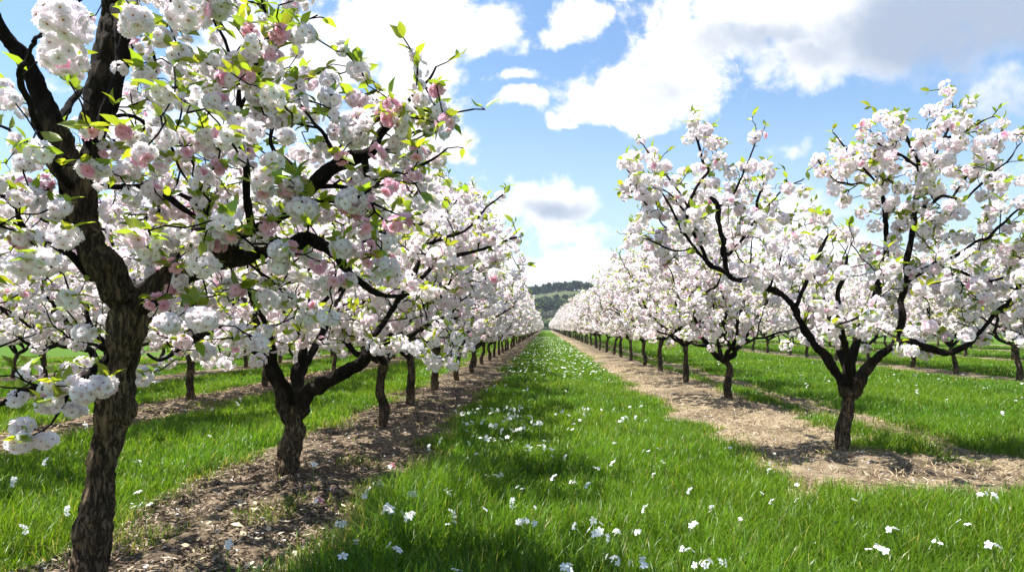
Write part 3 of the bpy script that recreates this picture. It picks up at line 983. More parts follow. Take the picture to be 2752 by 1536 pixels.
# ---- first tree of the left row
D = 3.82
base = P(222, 1470, D)
L1_limbs = [
    dict(id=1, p=[(310, 770, 44), (275, 700, 42, -.02), (240, 640, 40, -.04), (205, 560, 42, -.06), (188, 490, 44, -.08), (165, 420, 44, -.1), (148, 350, 42, -.12), (118, 300, 34, -.14), (98, 240, 29, -.16), (72, 180, 26, -.2), (42, 115, 23, -.25), (0, 55, 20, -.3), (-70, -40, 16, -.35), (-130, -160, 9, -.4)], w=.9, s=.34, **{'from': .6}),
    dict(id=2, p=[(192, 480, 38, -.05), (222, 410, 32, 0), (236, 330, 32, .02), (245, 250, 31, .03), (258, 180, 32, .05), (272, 90, 32, .08), (284, 0, 30, .1), (296, -90, 26, .12), (330, -220, 18, .2), (350, -380, 8, .3)], w=1.0, s=.42, **{'from': .35}),
    dict(id=2, p=[(250, 330, 17, -.07), (288, 225, 18, -.09), (316, 130, 20, -.08), (310, 70, 18, -.04), (292, 20, 14, .05)], w=0.0),
    dict(id=2, p=[(305, 60, 9, -.05), (345, 5, 7, -.2), (390, -40, 5, -.35), (450, -60, 3, -.5)], w=.5, s=.14, sz=.2),
    dict(id=2, p=[(345, 80, 5, 0), (380, 125, 5, .0), (395, 185, 4, .05), (408, 260, 3, .1)], w=.25, s=.14, sz=.2),
    dict(id=2, p=[(250, 300, 6, .0), (292, 292, 6, .05), (333, 292, 6, .1), (375, 318, 6, .15), (422, 354, 5, .2), (453, 406, 5, .25), (479, 448, 4, .3)], w=.7, s=.22, sz=.35),
    dict(id=2, p=[(425, 356, 5, .2), (415, 300, 4, .2), (405, 250, 3, .2)], w=.3, s=.15),
    dict(id=1, p=[(215, 480, 10, 0), (240, 471, 9, .0), (323, 466, 9, .02), (401, 484, 9, .05), (442, 515, 8, .05), (480, 545, 7, .05), (512, 575, 6, .05)], w=.8, s=.22, sz=.4),
    dict(id=1, p=[(405, 486, 7, .05), (453, 490, 7, .1), (500, 515, 7, .15), (530, 535, 6, .2)], w=.5, s=.2),
    dict(id=3, p=[(335, 790, 42), (370, 750, 39, 0), (410, 722, 38, .02), (455, 690, 36, .05), (520, 662, 35, .1), (590, 638, 33, .15), (650, 625, 31, .2), (720, 618, 28, .25), (780, 600, 20, .3), (840, 640, 15, .35), (890, 690, 12, .4), (960, 735, 9, .45), (1030, 740, 6, .5)], w=1.4, s=.34, **{'from': .3}),
    dict(id=4, p=[(590, 640, 26, .15), (640, 600, 26, .15), (700, 550, 25, .15), (760, 490, 23, .15), (815, 440, 20, .15), (850, 410, 18, .15), (885, 388, 20, .15), (930, 372, 16, .15), (950, 335, 11, .15), (985, 298, 8, .15), (1030, 250, 6, .15), (1065, 208, 5, .15), (1100, 165, 3, .15)], w=2.0, s=.30, sz=.4, **{'from': .2}),
    dict(id=4, p=[(1020, 262, 5, .15), (1070, 274, 4, .15), (1120, 280, 4, .15), (1190, 272, 3, .15)], w=.35, s=.09, sz=.1),
    dict(id=4, p=[(930, 480, 8, .2), (985, 440, 8, .2), (1040, 420, 6, .2), (1095, 395, 4, .2), (1130, 375, 3, .2)], w=.6, s=.14, sz=.2),
    dict(id=4, p=[(790, 470, 8, .15), (860, 470, 8, .18), (935, 478, 8, .2)], w=.3, s=.2),
    dict(id=5, p=[(640, 600, 15, .15), (625, 531, 13, .15), (617, 416, 12, .15), (600, 330, 11, .15), (605, 270, 10, .15), (593, 172, 8, .15), (570, 110, 6, .15), (540, 36, 3, .15)], w=1.8, s=.26, sz=.5, **{'from': .15}),
    dict(id=5, p=[(608, 262, 8, .15), (640, 210, 7, .1), (661, 182, 7, .1), (690, 135, 6, .1), (708, 109, 6, .1), (729, 68, 5, .1), (744, 5, 4, .1)], w=.9, s=.17, sz=.3),
    dict(id=5, p=[(690, 135, 4, .1), (740, 60, 3, .1), (790, 35, 2.5, .1)], w=.2, s=.07, sz=.1),
    dict(id=4, p=[(760, 490, 9, .15), (735, 420, 8, .2), (690, 380, 7, .25), (690, 330, 6, .25), (700, 290, 5, .3)], w=.8, s=.22, sz=.4),
    dict(id=4, p=[(850, 405, 6, .15), (815, 340, 5, .15), (770, 290, 5, .2), (740, 250, 4, .2)], w=.6, s=.2, sz=.4),
    dict(id=6, p=[(230, 700, 12), (182, 646, 10, -.1), (115, 614, 9, -.2), (68, 583, 8, -.3), (31, 521, 7, -.35), (-10, 485, 6, -.4), (-80, 440, 4, -.5)], w=.9, s=.22, sz=.25),
    dict(id=6, p=[(70, 585, 6, -.3), (20, 555, 5, -.35), (-60, 545, 4, -.4)], w=.3, s=.16, sz=.2),
    dict(id=7, p=[(305, 870, 14, 0), (250, 920, 12, -.1), (190, 962, 11, -.2), (110, 968, 10, -.3), (50, 980, 9, -.35), (-10, 1020, 8, -.4), (-90, 1050, 5, -.45)], w=.35, s=.10, sz=.15),
    dict(id=7, p=[(170, 966, 6, -.2), (165, 1010, 5, -.25), (120, 1060, 4, -.3), (70, 1090, 3, -.35)], w=.25, s=.07, sz=.08),
    dict(id=8, p=[(215, 560, 22, .05), (180, 470, 18, .3), (140, 380, 15, .6), (160, 280, 12, .9), (240, 200, 9, 1.2), (320, 160, 6, 1.4)], w=1.2, s=.36),
    dict(id=8, p=[(220, 580, 12, .1), (120, 520, 9, .5), (20, 470, 7, .8), (-80, 420, 5, 1.0)], w=.8, s=.34),
    dict(id=9, p=[(330, 760, 18, .1), (400, 690, 15, .5), (470, 600, 12, .9), (520, 480, 9, 1.2), (540, 380, 6, 1.4)], w=1.2, s=.36),
    dict(id=10, p=[(185, 480, 12, -.1), (120, 380, 10, -.5), (60, 220, 8, -.9), (80, 100, 6, -1.25), (150, 60, 4, -1.45)], w=.1, s=.08, sz=.08, **{'from': .8}),
    dict(id=10, p=[(80, 105, 4, -1.25), (200, 0, 4, -1.35), (330, -50, 3, -1.4), (470, -30, 3, -1.4)], w=.1, s=.08, sz=.05, **{'from': .5}),
]
L1_trunk = [(218, 1500, 58), (226, 1410, 50), (234, 1340, 47), (250, 1220, 46), (271, 1100, 44), (293, 1000, 43), (312, 900, 43), (322, 830, 48), (318, 775, 46)]
t, root, b, nl = hero(D, base, 'blossom_tree', 'large dark blossom tree closest to the viewer, its top cut off by the frame', 'white blossom orchard trees', L1_trunk, L1_limbs, .048)
def seg_dist(X, Y, seq):
    a = np.array([s[:2] for s in seq], float)
    best = 1e9
    for i in range(len(a) - 1):
        ab = a[i + 1] - a[i]; tt = np.clip(np.dot((X, Y) - a[i], ab) / np.dot(ab, ab), 0, 1)
        best = min(best, float(np.hypot(*(np.array((X, Y)) - a[i] - ab * tt))))
    return best
L1_clear = [L1_trunk, L1_limbs[0]['p'][:10], L1_limbs[1]['p'][:7], L1_limbs[9]['p'][:8], L1_limbs[10]['p'][2:8]]
def keepL1(X, Y, wp):
    xr = np.interp(Y, [-200, 0, 60, 130, 170, 230, 300, 420, 520, 620, 700, 800], [760, 760, 790, 760, 900, 1080, 1130, 1110, 1080, 1050, 950, 820])
    if X > xr: return False
    if Y > 900 and X > 330: return False
    for c in L1_clear:
        if seg_dist(X, Y, c) < (58 if c is L1_trunk else (34 if c in (L1_clear[3], L1_clear[4]) else 44)) and rng.random() < .9: return False
    if wp[1] < 2.9 and rng.random() < .85: return False
    # open sky between the two uprights
    if Y < 330 and 40 < X < 240 and rng.random() < .8: return False
    return True
tg = targets_near(t, nl, L1_limbs, D, b, 430, 1.0, keepL1, .125)
big = [1.0] * len(tg)
for X, Y, d, s in [(165, 45, 2.3, 1.25), (150, 110, 2.35, 1.25), (335, 25, 2.5, 1.0), (465, 0, 2.4, 1.15), (530, -8, 2.45, 1.0), (105, 640, 3.15, 1.1), (60, 650, 3.2, 1.0), (430, 800, 3.35, 1.15), (505, 790, 3.35, 1.2), (160, 590, 3.2, .9), (250, 965, 3.35, 1.15), (205, 975, 3.35, 1.1), (125, 1005, 3.4, .85), (52, 1103, 3.4, .9), (115, 1095, 3.45, .75), (55, 1065, 3.4, .6),
               (692, 618, 3.5, 1.15), (510, 645, 3.45, 1.1), (500, 600, 3.6, 1.0), (215, 415, 3.45, .8), (228, 320, 3.5, .45), (900, 330, 3.7, 1.3), (905, 240, 3.85, .85), (760, 510, 3.6, 1.2), (880, 500, 3.6, 1.15), (540, 260, 3.6, 1.2), (310, 425, 3.6, 1.1), (985, 265, 3.8, .9), (680, 135, 3.75, .7), (705, 70, 3.8, .7), (1050, 378, 3.9, .65), (1118, 292, 3.9, .55), (375, 625, 3.5, .75), (860, 620, 3.7, 1.2), (960, 650, 3.8, 1.0), (650, 240, 3.7, 1.2), (395, 225, 3.6, 1.1)]:
    tg.append(P(X, Y, d) - b); big.append(s * 1.4)
ros0 = len(tg)
for X, Y in [(708, 68), (700, 85), (682, 135), (566, 186), (226, 320), (990, 258), (982, 290), (1050, 378), (374, 625), (478, 745), (492, 770), (470, 778), (532, 572), (582, 573), (860, 385), (918, 556), (986, 556), (312, 322), (66, 455), (1119, 293), (596, 722), (794, 655), (742, 455), (52, 596), (402, 746), (950, 372), (975, 462), (548, 412), (630, 72), (622, 182), (1035, 432), (670, 560), (740, 480), (1015, 545), (1098, 215), (395, 640), (445, 655), (720, 470), (930, 640), (845, 690)]:
    tg.append(P(X, Y, rng.uniform(3.5, 3.75)) - b); big.append(1.0)
ros1 = len(tg)
nsh = len(tg)
for X, Y in [(1015, 95), (1145, 140), (1210, 268), (1165, 372), (815, 45), (745, -5), (655, 10), (820, 170), (540, 20), (480, 140), (1050, 170), (940, 205), (510, 330), (440, 60)]:
    tg.append(P(X, Y, D + .1 + rng.uniform(-.1, .25)) - b); big.append(1.0)
n0 = nl[0][0]
ends = t.grow(tg, n0 + 6)
t.finish_radii(.0043, .43)
t.wood_meshes(root, 1.0, .02)
print('L1', dress(t, root, tg, ends, FL_HI, .032, .046, 9, .10, .115, 5, range(nsh, len(tg)), 95, b[1], .5, big, .2, set(range(ros0, ros1))), len(t.pos))

# ---- second tree of the left row
D = 6.55
base = P(716, 1216, D)
L2_trunk = [(714, 1235, 40), (719, 1190, 34), (726, 1150, 31), (738, 1090, 30), (737, 1040, 28)]
L2_limbs = [
    dict(id=1, p=[(728, 1050, 21), (712, 1000, 19), (700, 960, 18), (688, 920, 16), (669, 900, 12), (626, 862, 11, -.1), (577, 840, 10, -.2), (512, 839, 9, -.3), (452, 873, 8, -.4), (403, 903, 6, -.45), (359, 892, 4, -.5)], w=.7, s=.3, **{'from': .4}),
    dict(id=2, p=[(690, 925, 12), (668, 865, 11, .1), (657, 826, 10, .15), (639, 771, 9, .2), (602, 744, 8, .3), (560, 690, 6, .4), (520, 640, 5, .5)], w=1.1, s=.42),
    dict(id=3, p=[(738, 1040, 19), (742, 990, 17, .05), (748, 945, 16, .1), (766, 880, 13, .1), (755, 830, 12, .1), (771, 789, 11, .1), (775, 720, 9, .1), (790, 650, 7, .1), (830, 560, 5, .1), (850, 480, 4, .1)], w=1.5, s=.45),
    dict(id=4, p=[(752, 1035, 22), (775, 995, 20, -.05), (821, 965, 18, -.1), (867, 938, 16, -.15), (905, 912, 14, -.2), (960, 870, 10, -.25), (1050, 830, 8, -.3), (1120, 800, 5, -.35)], w=.8, s=.34, **{'from': .45}),
    dict(id=4, p=[(905, 912, 10, -.2), (960, 820, 9, -.1), (1020, 740, 8, 0), (1080, 680, 7, 0), (1180, 640, 5, 0), (1260, 612, 4, 0), (1300, 602, 3, 0)], w=1.3, s=.30),
    dict(id=4, p=[(1010, 750, 8, 0), (1060, 640, 7, 0), (1110, 600, 6, 0), (1180, 570, 5, 0), (1230, 520, 4, 0), (1265, 485, 3, 0)], w=1.1, s=.28),
    dict(id=3, p=[(775, 790, 9, .1), (850, 730, 8, .2), (930, 650, 7, .3), (1010, 560, 6, .3), (1050, 480, 4, .3)], w=1.4, s=.4),
    dict(id=5, p=[(740, 1000, 14, .1), (760, 930, 12, .5), (800, 850, 10, .9), (850, 760, 8, 1.2), (880, 640, 5, 1.5)], w=1.2, s=.42),
    dict(id=6, p=[(735, 1010, 13, -.1), (710, 940, 11, -.5), (680, 850, 9, -.8), (640, 760, 7, -1.0), (620, 680, 4, -1.1)], w=.8, s=.35),
]
t, root, b, nl = hero(D, base, 'blossom_tree', 'blossom tree with a stout forked trunk on dark mulch, just behind the closest tree', 'white blossom orchard trees', L2_trunk, L2_limbs, .065)
def keepL2(X, Y, wp):
    if seg_dist(X, Y, L2_trunk) < 60: return False
    if Y > 885 and 600 < X < 950 and rng.random() < .8: return False
    xr = np.interp(Y, [440, 520, 600, 640, 700, 800, 900], [1130, 1200, 1260, 1280, 1250, 1180, 1150])
    return X < xr and Y > 430
tg = targets_near(t, nl, L2_limbs, D, b, 470, 1.05, keepL2, .13)
nsh = len(tg)
for X, Y in [(1272, 470), (1310, 600), (1325, 665), (1120, 450), (1165, 480), (1100, 440), (1290, 560), (1030, 430)]:
    tg.append(P(X, Y, D + rng.uniform(-.2, .3)) - b)
ends = t.grow(tg, nl[0][0] + 8)
t.finish_radii(.0048, .43)
t.wood_meshes(root, 1.0, .022)
print('L2', dress(t, root, tg, ends, FL_MID, .039, .058, 10, .15, .115, 5, range(nsh, len(tg)), 60, b[1], .6), len(t.pos))

# ---- first tree of the right row
D = 8.0
base = P(2120, 1140, D)
R1_trunk = [(2116, 1155, 27), (2119, 1110, 22), (2124, 1070, 20), (2132, 1020, 20), (2134, 985, 22)]
R1_limbs = [
    dict(id=1, p=[(2128, 990, 18), (2115, 955, 14), (2095, 918, 13), (2062, 880, 12), (2029, 835, 11, .05), (2004, 785, 10, .1), (1986, 758, 10, .1), (1941, 730, 9.5, .1), (1890, 705, 9, .1), (1849, 698, 9, .1), (1834, 690, 9, .1), (1822, 650, 8, .1), (1820, 605, 7.5, .1), (1810, 578, 7, .1), (1808, 531, 6.5, .1), (1800, 500, 6, .1), (1779, 486, 1.5, .1)], w=.8, s=.2, sz=.4, **{'from': .22}),
    dict(id=1, p=[(1808, 520, 5, .1), (1845, 488, 4.5, .1), (1857, 461, 4, .1), (1869, 437, 3.5, .1), (1884, 402, 3, .1), (1906, 350, 2.5, .1), (1900, 310, 2, .1)], w=.4, s=.11, sz=.2),
    dict(id=2, p=[(1840, 695, 7, .1), (1810, 675, 7, .1), (1779, 660, 7, .1), (1767, 625, 6.5, .1), (1752, 597, 6, .1), (1740, 566, 6, .1), (1730, 543, 5.5, .1), (1734, 515, 5, .1), (1752, 476, 5, .1), (1771, 445, 4.5, .1), (1779, 429, 4.5, .1), (1767, 405, 4, .1), (1759, 371, 3.5, .1), (1750, 336, 3, .1), (1745, 300, 2, .1)], w=.8, s=.15, sz=.3, **{'from': .2}),
    dict(id=2, p=[(1779, 664, 5, .1), (1748, 620, 5, .1), (1724, 586, 5, .05), (1705, 550, 4.5, 0), (1685, 519, 4, 0), (1662, 484, 3.5, 0), (1627, 453, 3, 0), (1611, 425, 2.5, 0), (1603, 408, 2, 0)], w=.42, s=.13, sz=.3),
    dict(id=2, p=[(1735, 545, 4, .1), (1693, 500, 3.5, .1), (1662, 472, 3, .15), (1630, 449, 3, .15), (1591, 437, 2.5, .15), (1568, 414, 2, .15)], w=.3, s=.12, sz=.2),
    dict(id=2, p=[(1732, 520, 4, .1), (1701, 480, 3.5, .1), (1681, 445, 3, .1), (1654, 406, 2.5, .1), (1630, 375, 2.2, .1), (1613, 357, 2, .1)], w=.28, s=.10, sz=.15),
    dict(id=2, p=[(1715, 585, 4, .05), (1670, 566, 3.5, 0), (1654, 539, 3, 0), (1619, 504, 2.5, 0), (1588, 480, 2, 0)], w=.26, s=.12, sz=.2),
    dict(id=2, p=[(1790, 665, 6, .1), (1748, 632, 5, 0), (1713, 630, 4, -.1), (1666, 625, 3.5, -.2), (1634, 609, 3, -.2), (1610, 598, 2, -.2)], w=.5, s=.15, sz=.3),
    dict(id=1, p=[(1834, 640, 5, .1), (1869, 600, 5, .1), (1888, 574, 4.5, .1), (1904, 547, 4, .1), (1908, 507, 4, .1), (1918, 468, 3.5, .1), (1920, 435, 3, .1), (1914, 400, 2, .1)], w=.6, s=.16, sz=.35),
    dict(id=1, p=[(1900, 560, 3.5, .1), (1950, 500, 3, .1), (1980, 470, 2.5, .1), (2025, 445, 2, .1)], w=.3, s=.1, sz=.15),
    dict(id=3, p=[(2135, 985, 16), (2140, 920, 13, .05), (2155, 850, 12, .15), (2172, 812, 11, .2), (2207, 735, 10, .3), (2229, 665, 9, .3), (2228, 580, 8, .3), (2223, 500, 7, .3), (2206, 445, 6, .3), (2194, 390, 4, .3)], w=1.6, s=.26, sz=.5, **{'from': .25}),
    dict(id=3, p=[(2215, 470, 4, .3), (2184, 437, 4, .25), (2149, 398, 3.5, .2), (2122, 367, 3, .2), (2100, 335, 2, .2)], w=.5, s=.14, sz=.2),
    dict(id=3, p=[(2215, 475, 4, .3), (2169, 462, 3.5, .2), (2106, 453, 3, .1), (2072, 424, 2.5, .1), (2060, 405, 2, .1)], w=.5, s=.12, sz=.2),
    dict(id=4, p=[(2145, 985, 18), (2165, 950, 16, -.05), (2190, 917, 15, -.1), (2222, 890, 13, -.15), (2255, 868, 12, -.2), (2295, 858, 11, -.25), (2343, 878, 11, -.3), (2386, 890, 10, -.35), (2434, 864, 9, -.4), (2487, 811, 8, -.45), (2544, 749, 7, -.5), (2600, 650, 5, -.5)], w=1.7, s=.32, **{'from': .3}),
    dict(id=5, p=[(2250, 872, 11, -.2), (2263, 825, 11, -.1), (2275, 726, 10, 0), (2281, 656, 9.5, 0), (2296, 578, 9, 0), (2302, 505, 8, 0), (2315, 468, 8, 0), (2313, 429, 7, 0), (2309, 406, 6, 0), (2294, 379, 5, 0), (2282, 343, 4, 0), (2266, 304, 2, 0)], w=1.7, s=.22, sz=.5, **{'from': .3}),
    dict(id=5, p=[(2312, 415, 6, 0), (2345, 405, 5.5, 0), (2364, 371, 5, 0), (2380, 343, 4.5, 0), (2391, 320, 3.5, 0), (2395, 255, 2, 0)], w=.8, s=.17, sz=.3),
    dict(id=5, p=[(2383, 345, 3.5, 0), (2426, 332, 3, 0), (2481, 304, 2.5, 0), (2501, 296, 2, 0)], w=.4, s=.08, sz=.15),
    dict(id=5, p=[(2309, 420, 5, 0), (2282, 402, 5, -.05), (2247, 382, 4.5, -.1), (2208, 359, 3.5, -.1), (2192, 330, 2, -.1)], w=.8, s=.16, sz=.3),
    dict(id=5, p=[(2302, 510, 6, 0), (2333, 520, 6, -.05), (2364, 498, 5.5, -.1), (2398, 498, 5, -.1), (2415, 507, 5, -.1), (2450, 476, 4, -.1), (2497, 441, 3.5, -.1), (2536, 398, 3, -.1), (2567, 359, 2, -.1)], w=.8, s=.15, sz=.3),
    dict(id=5, p=[(2395, 497, 4, -.1), (2420, 460, 3.5, 0), (2462, 421, 3, .05), (2485, 390, 2.5, .05), (2508, 336, 2, .05)], w=.6, s=.15, sz=.25),
    dict(id=5, p=[(2277, 714, 7, 0), (2348, 664, 6.5, -.1), (2403, 644, 6, -.2), (2454, 609, 5, -.3), (2481, 601, 4.5, -.3), (2532, 550, 3.5, -.3), (2600, 480, 2, -.3)], w=1.3, s=.26, sz=.45),
    dict(id=5, p=[(2345, 667, 5, -.1), (2403, 675, 5, -.2), (2481, 707, 4.5, -.3), (2575, 683, 4, -.4), (2660, 640, 3, -.5)], w=1.0, s=.26),
    dict(id=6, p=[(2140, 975, 12, .1), (2120, 900, 10, .5), (2090, 800, 9, .9), (2060, 720, 7, 1.2), (2040, 650, 5, 1.5)], w=1.1, s=.42),
    dict(id=7, p=[(2135, 960, 11, -.1), (2130, 890, 10, -.5), (2110, 800, 8, -.9), (2110, 720, 6, -1.1), (2130, 640, 4, -1.2)], w=1.1, s=.36),
    dict(id=1, p=[(2000, 775, 8, .1), (2030, 700, 7, .2), (2060, 640, 6, .3), (2080, 590, 4, .3)], w=.9, s=.3),
]
t, root, b, nl = hero(D, base, 'blossom_tree', 'wide blossom tree on pale straw soil, nearest one of the right hand row', 'white blossom orchard trees', R1_trunk, R1_limbs, .05)
def keepR1(X, Y, wp):
    if seg_dist(X, Y, R1_trunk) < 45: return False
    if Y > 860 and 1990 < X < 2260 and rng.random() < .75: return False
    if Y < 470 and 1935 < X < 2050: return False
    top = np.interp(X, [1550, 1600, 1640, 1700, 1740, 1800, 1880, 1940, 2000, 2060, 2100, 2200, 2300, 2400, 2500, 2560, 2700], [395, 370, 390, 390, 280, 330, 340, 430, 480, 390, 350, 270, 270, 240, 290, 330, 350])
    xl = np.interp(Y, [280, 560, 620, 700, 800, 900], [1555, 1560, 1590, 1640, 1700, 1950])
    return Y > top and X > xl
tg = targets_near(t, nl, R1_limbs, D, b, 510, 1.1, keepR1, .14)
nsh0 = len(tg)
for X, Y in [(1745, 283), (1747, 322), (1602, 392), (1575, 470), (1898, 345), (1810, 355), (1640, 380), (2058, 402), (2265, 290), (2395, 290), (2205, 300), (2520, 310), (2510, 365), (2470, 485), (2562, 405)]:
    tg.append(P(X, Y, D + rng.uniform(-.05, .2)) - b)
nsh = len(tg)
for X, Y in [(1565, 402), (1607, 345), (1893, 292), (1800, 310), (2095, 325), (2190, 268), (2340, 228), (2378, 222), (2510, 275), (2450, 250), (1975, 430), (2010, 560), (1680, 380), (2030, 430), (1560, 480), (2570, 330), (1925, 315), (1620, 600)]:
    tg.append(P(X, Y, D + .1 + rng.uniform(-.1, .2)) - b)
ends = t.grow(tg, nl[0][0] + 10)
t.finish_radii(.0048, .43)
t.wood_meshes(root, 1.0, .02)
print('R1', dress(t, root, tg, ends, FL_MID, .043, .066, 12, .065, .135, 4, range(nsh, len(tg)), 90, b[1], .3, None, .16), len(t.pos))

# ------------------------------------------------------------------ kinds of orchard tree for the rest of the rows
def orchard_kind(seed, h, rad, lean, ntg=470, tpl=FL_MID, pink=.07):
    global rng
    rng = np.random.default_rng(seed)
    t = Tree()
    th = rng.uniform(.75, .95)
    wig = rng.normal(0, .03, (3, 2))
    t.limb_line([(0, 0, -.06, .10), (wig[0, 0] * .7, wig[0, 1] * .7, .25, .075), (wig[1, 0] * .9, wig[1, 1] * .9, .55, .07), (wig[2, 0] + lean[0], wig[2, 1] + lean[1], th, .078)], 0, .024, attach=False)
    top = np.array(t.pos[-1])
    nlm = rng.integers(4, 6)
    a0 = rng.uniform(0, 6.28)
    first = len(t.pos)
    rngs = []
    for i in range(nlm):
        a = a0 + i * 2 * np.pi / nlm + rng.uniform(-.3, .3)
        rr = rad * rng.uniform(.55, .8); hh = h * rng.uniform(.72, .92)
        d = np.array((math.cos(a), math.sin(a), 0))
        kink = np.array((-d[1], d[0], 0)) * rng.normal(0, .22)
        pts = [(*(top - np.array((0, 0, .05))), .050), (*(top + d * rr * .25 + np.array((0, 0, .22)) + kink), .037), (*(top + d * rr * .55 + np.array((0, 0, (hh - th) * .38)) - kink), .026),
               (*(top + d * rr * .8 + np.array((0, 0, (hh - th) * .68)) + kink), .016), (*(top + d * rr + np.array((0, 0, hh - th))), .006)]
        a_ = len(t.pos)
        t.limb_line(pts, i + 1, .06)
        rngs.append((a_, len(t.pos)))
        # a low outward fork
        m = pts[1]
        a2 = a + rng.uniform(-.7, .7)
        d2 = np.array((math.cos(a2), math.sin(a2), 0))
        p0 = np.array(m[:3])
        pts = [(*p0, .027), (*(p0 + d2 * rad * .3 + np.array((0, 0, .18))), .02), (*(p0 + d2 * rad * .58 + np.array((0, 0, .36 + rng.uniform(-.15, .3)))), .013), (*(p0 + d2 * rad * .8 + np.array((0, 0, .55 + rng.uniform(-.3, .5)))), .006)]
        t.limb_line(pts, i + 1, .05)
    lp = np.array(t.pos)
    tg = []
    tries = 0
    while len(tg) < ntg and tries < 40000:
        tries += 1
        v = rng.normal(size=3); v /= np.linalg.norm(v)
        r = rng.random() ** .42
        p = v * r * np.array((rad, rad, (h - 1.02) * .57)) + np.array((top[0], top[1], 1.02 + (h - 1.02) * .46))
        cone = 1.0 + .12 * rng.random()
        if p[2] < cone or p[2] > h: continue
        if np.hypot(p[0], p[1]) < .35 and p[2] < 1.5: continue
        if vnoise(p[None] * 2.0 + seed)[0] < .36: continue
        if np.min(np.linalg.norm(lp - p, axis=1)) > .95: continue
        if tg and np.min(np.linalg.norm(np.array(tg) - p, axis=1)) < .10: continue
        tg.append(p)
    nsh = len(tg)
    for i in range(40):
        a = rng.uniform(0, 6.28); r = rad * rng.uniform(.1, .95)
        tg.append(np.array((math.cos(a) * r, math.sin(a) * r, h * (1.05 - .26 * (r / rad) ** 2) + rng.uniform(-.1, .4))))
    ends = t.grow(tg, first + 3)
    t.finish_radii(.0050, .44)
    root = empty('blossom_tree', (0, 0, 0), 'white blossom tree', 'tree')
    t.wood_meshes(root, 0.5, .018)
    info = dress(t, root, tg, ends, tpl, .043, .062, 10, pink, .115, 4, range(nsh, len(tg)), 0, None, .5)
    return root, info
KINDS = []
for sd_, h, rad, lean in [(101, 3.5, 1.85, (0, 0)), (102, 3.7, 2.0, (.06, .0)), (103, 3.4, 1.8, (-.08, .05)), (104, 3.8, 2.0, (.0, -.06)), (105, 3.55, 1.9, (.05, .08)), (106, 3.3, 2.1, (.12, -.05)), (107, 3.9, 1.75, (-.05, -.1))]:
    k, info = orchard_kind(sd_, h, rad, lean)
    KINDS.append(k)
    print('kind', sd_, info)
rng = np.random.default_rng(77)
used = set()
def plant(x, y, kind, label, group, scale=1.0, rot=None):
    k = kind % len(KINDS)
    if k not in used:
        used.add(k); r = KINDS[k]
    else:
        r = copy_tree(KINDS[k])
    r.location = (float(x), float(y), float(ground_z(np.array([x]), np.array([y]))[0]) if y < 45 else 0.0)
    r.rotation_euler = (float(rng.normal(0, .035)), float(rng.normal(0, .035)), float(rng.uniform(0, 6.28)) if rot is None else rot)
    s = scale * rng.uniform(.91, 1.07)
    r.scale = (s, s, s * rng.uniform(.96, 1.05))
    r['label'] = label
    r['group'] = group
    return r
G_LEFT = 'white blossom trees of the left hand row'
G_RIGHT = 'white blossom trees of the right hand row'
ORD = ['third', 'fourth', 'fifth', 'sixth', 'seventh', 'eighth', 'ninth', 'tenth', 'eleventh', 'twelfth']
# left row beyond the second tree
yy = [9.7, 12.4, 15.2]
while yy[-1] < 310: yy.append(yy[-1] + rng.uniform(2.75, 3.15) * (1 if yy[-1] < 140 else 1.6))
for i, y in enumerate(yy):
    lab = f'{ORD[i]} white blossom tree from the front in the row left of the grass aisle' if i < 6 else 'small distant blossom tree far down the row left of the grass aisle'
    plant(-2.48 + rng.normal(0, .07), y, i * 2 + (i // 5), lab, G_LEFT, 1.0 + (.04 if i < 3 else 0))
# the tree of the left row beside and behind the camera that throws shade and hangs in from the left
plant(-7.0, 6.4, 1, 'blossom tree at the left picture edge, half hidden by the closest trunk', 'white blossom trees of the outer left rows', 1.0)
# right row
yy = [13.6, 17.6, 21.9, 25.8, 29.6]
while yy[-1] < 310: yy.append(yy[-1] + rng.uniform(3.4, 3.9) * (1 if yy[-1] < 140 else 1.4))
for i, y in enumerate(yy):
    lab = f'{(["second"] + ORD)[i]} white blossom tree from the front in the row right of the grass aisle' if i < 6 else 'small distant blossom tree far down the row right of the grass aisle'
    plant((3.78 if i else 3.85) + rng.normal(0, .06), y, i * 2 + 1 + (i // 4), lab, G_RIGHT, 1.10 if i < 4 else 1.12)
plant(9.2, 6.9, 0, 'blossom tree beyond the right picture edge', G_RIGHT, 1.0).hide_render = False
# outer rows
for cx, y0, y1, st, nm in [(-6.95, 10.4, 62, 3.0, 'second row left of the grass aisle'), (-11.2, 11.5, 60, 3.3, 'third row left of the grass aisle'), (-15.5, 16, 60, 3.6, 'fourth row left of the grass aisle'),
                           (13.3, 18.7, 95, 3.1, 'second row right of the grass aisle'), (21.5, 27, 90, 3.8, 'third row right of the grass aisle'), (30.0, 38, 75, 4.5, 'fourth row right of the grass aisle')]:
    y = y0; i = 0
    while y < y1:
        plant(cx + rng.normal(0, .1), y, int(rng.integers(0, 7)), f'white blossom tree in the {nm}, behind the nearer row', f'white blossom trees of the {nm}', 1.0 if cx < 0 else 1.06)
        y += st * rng.uniform(.92, 1.1); i += 1

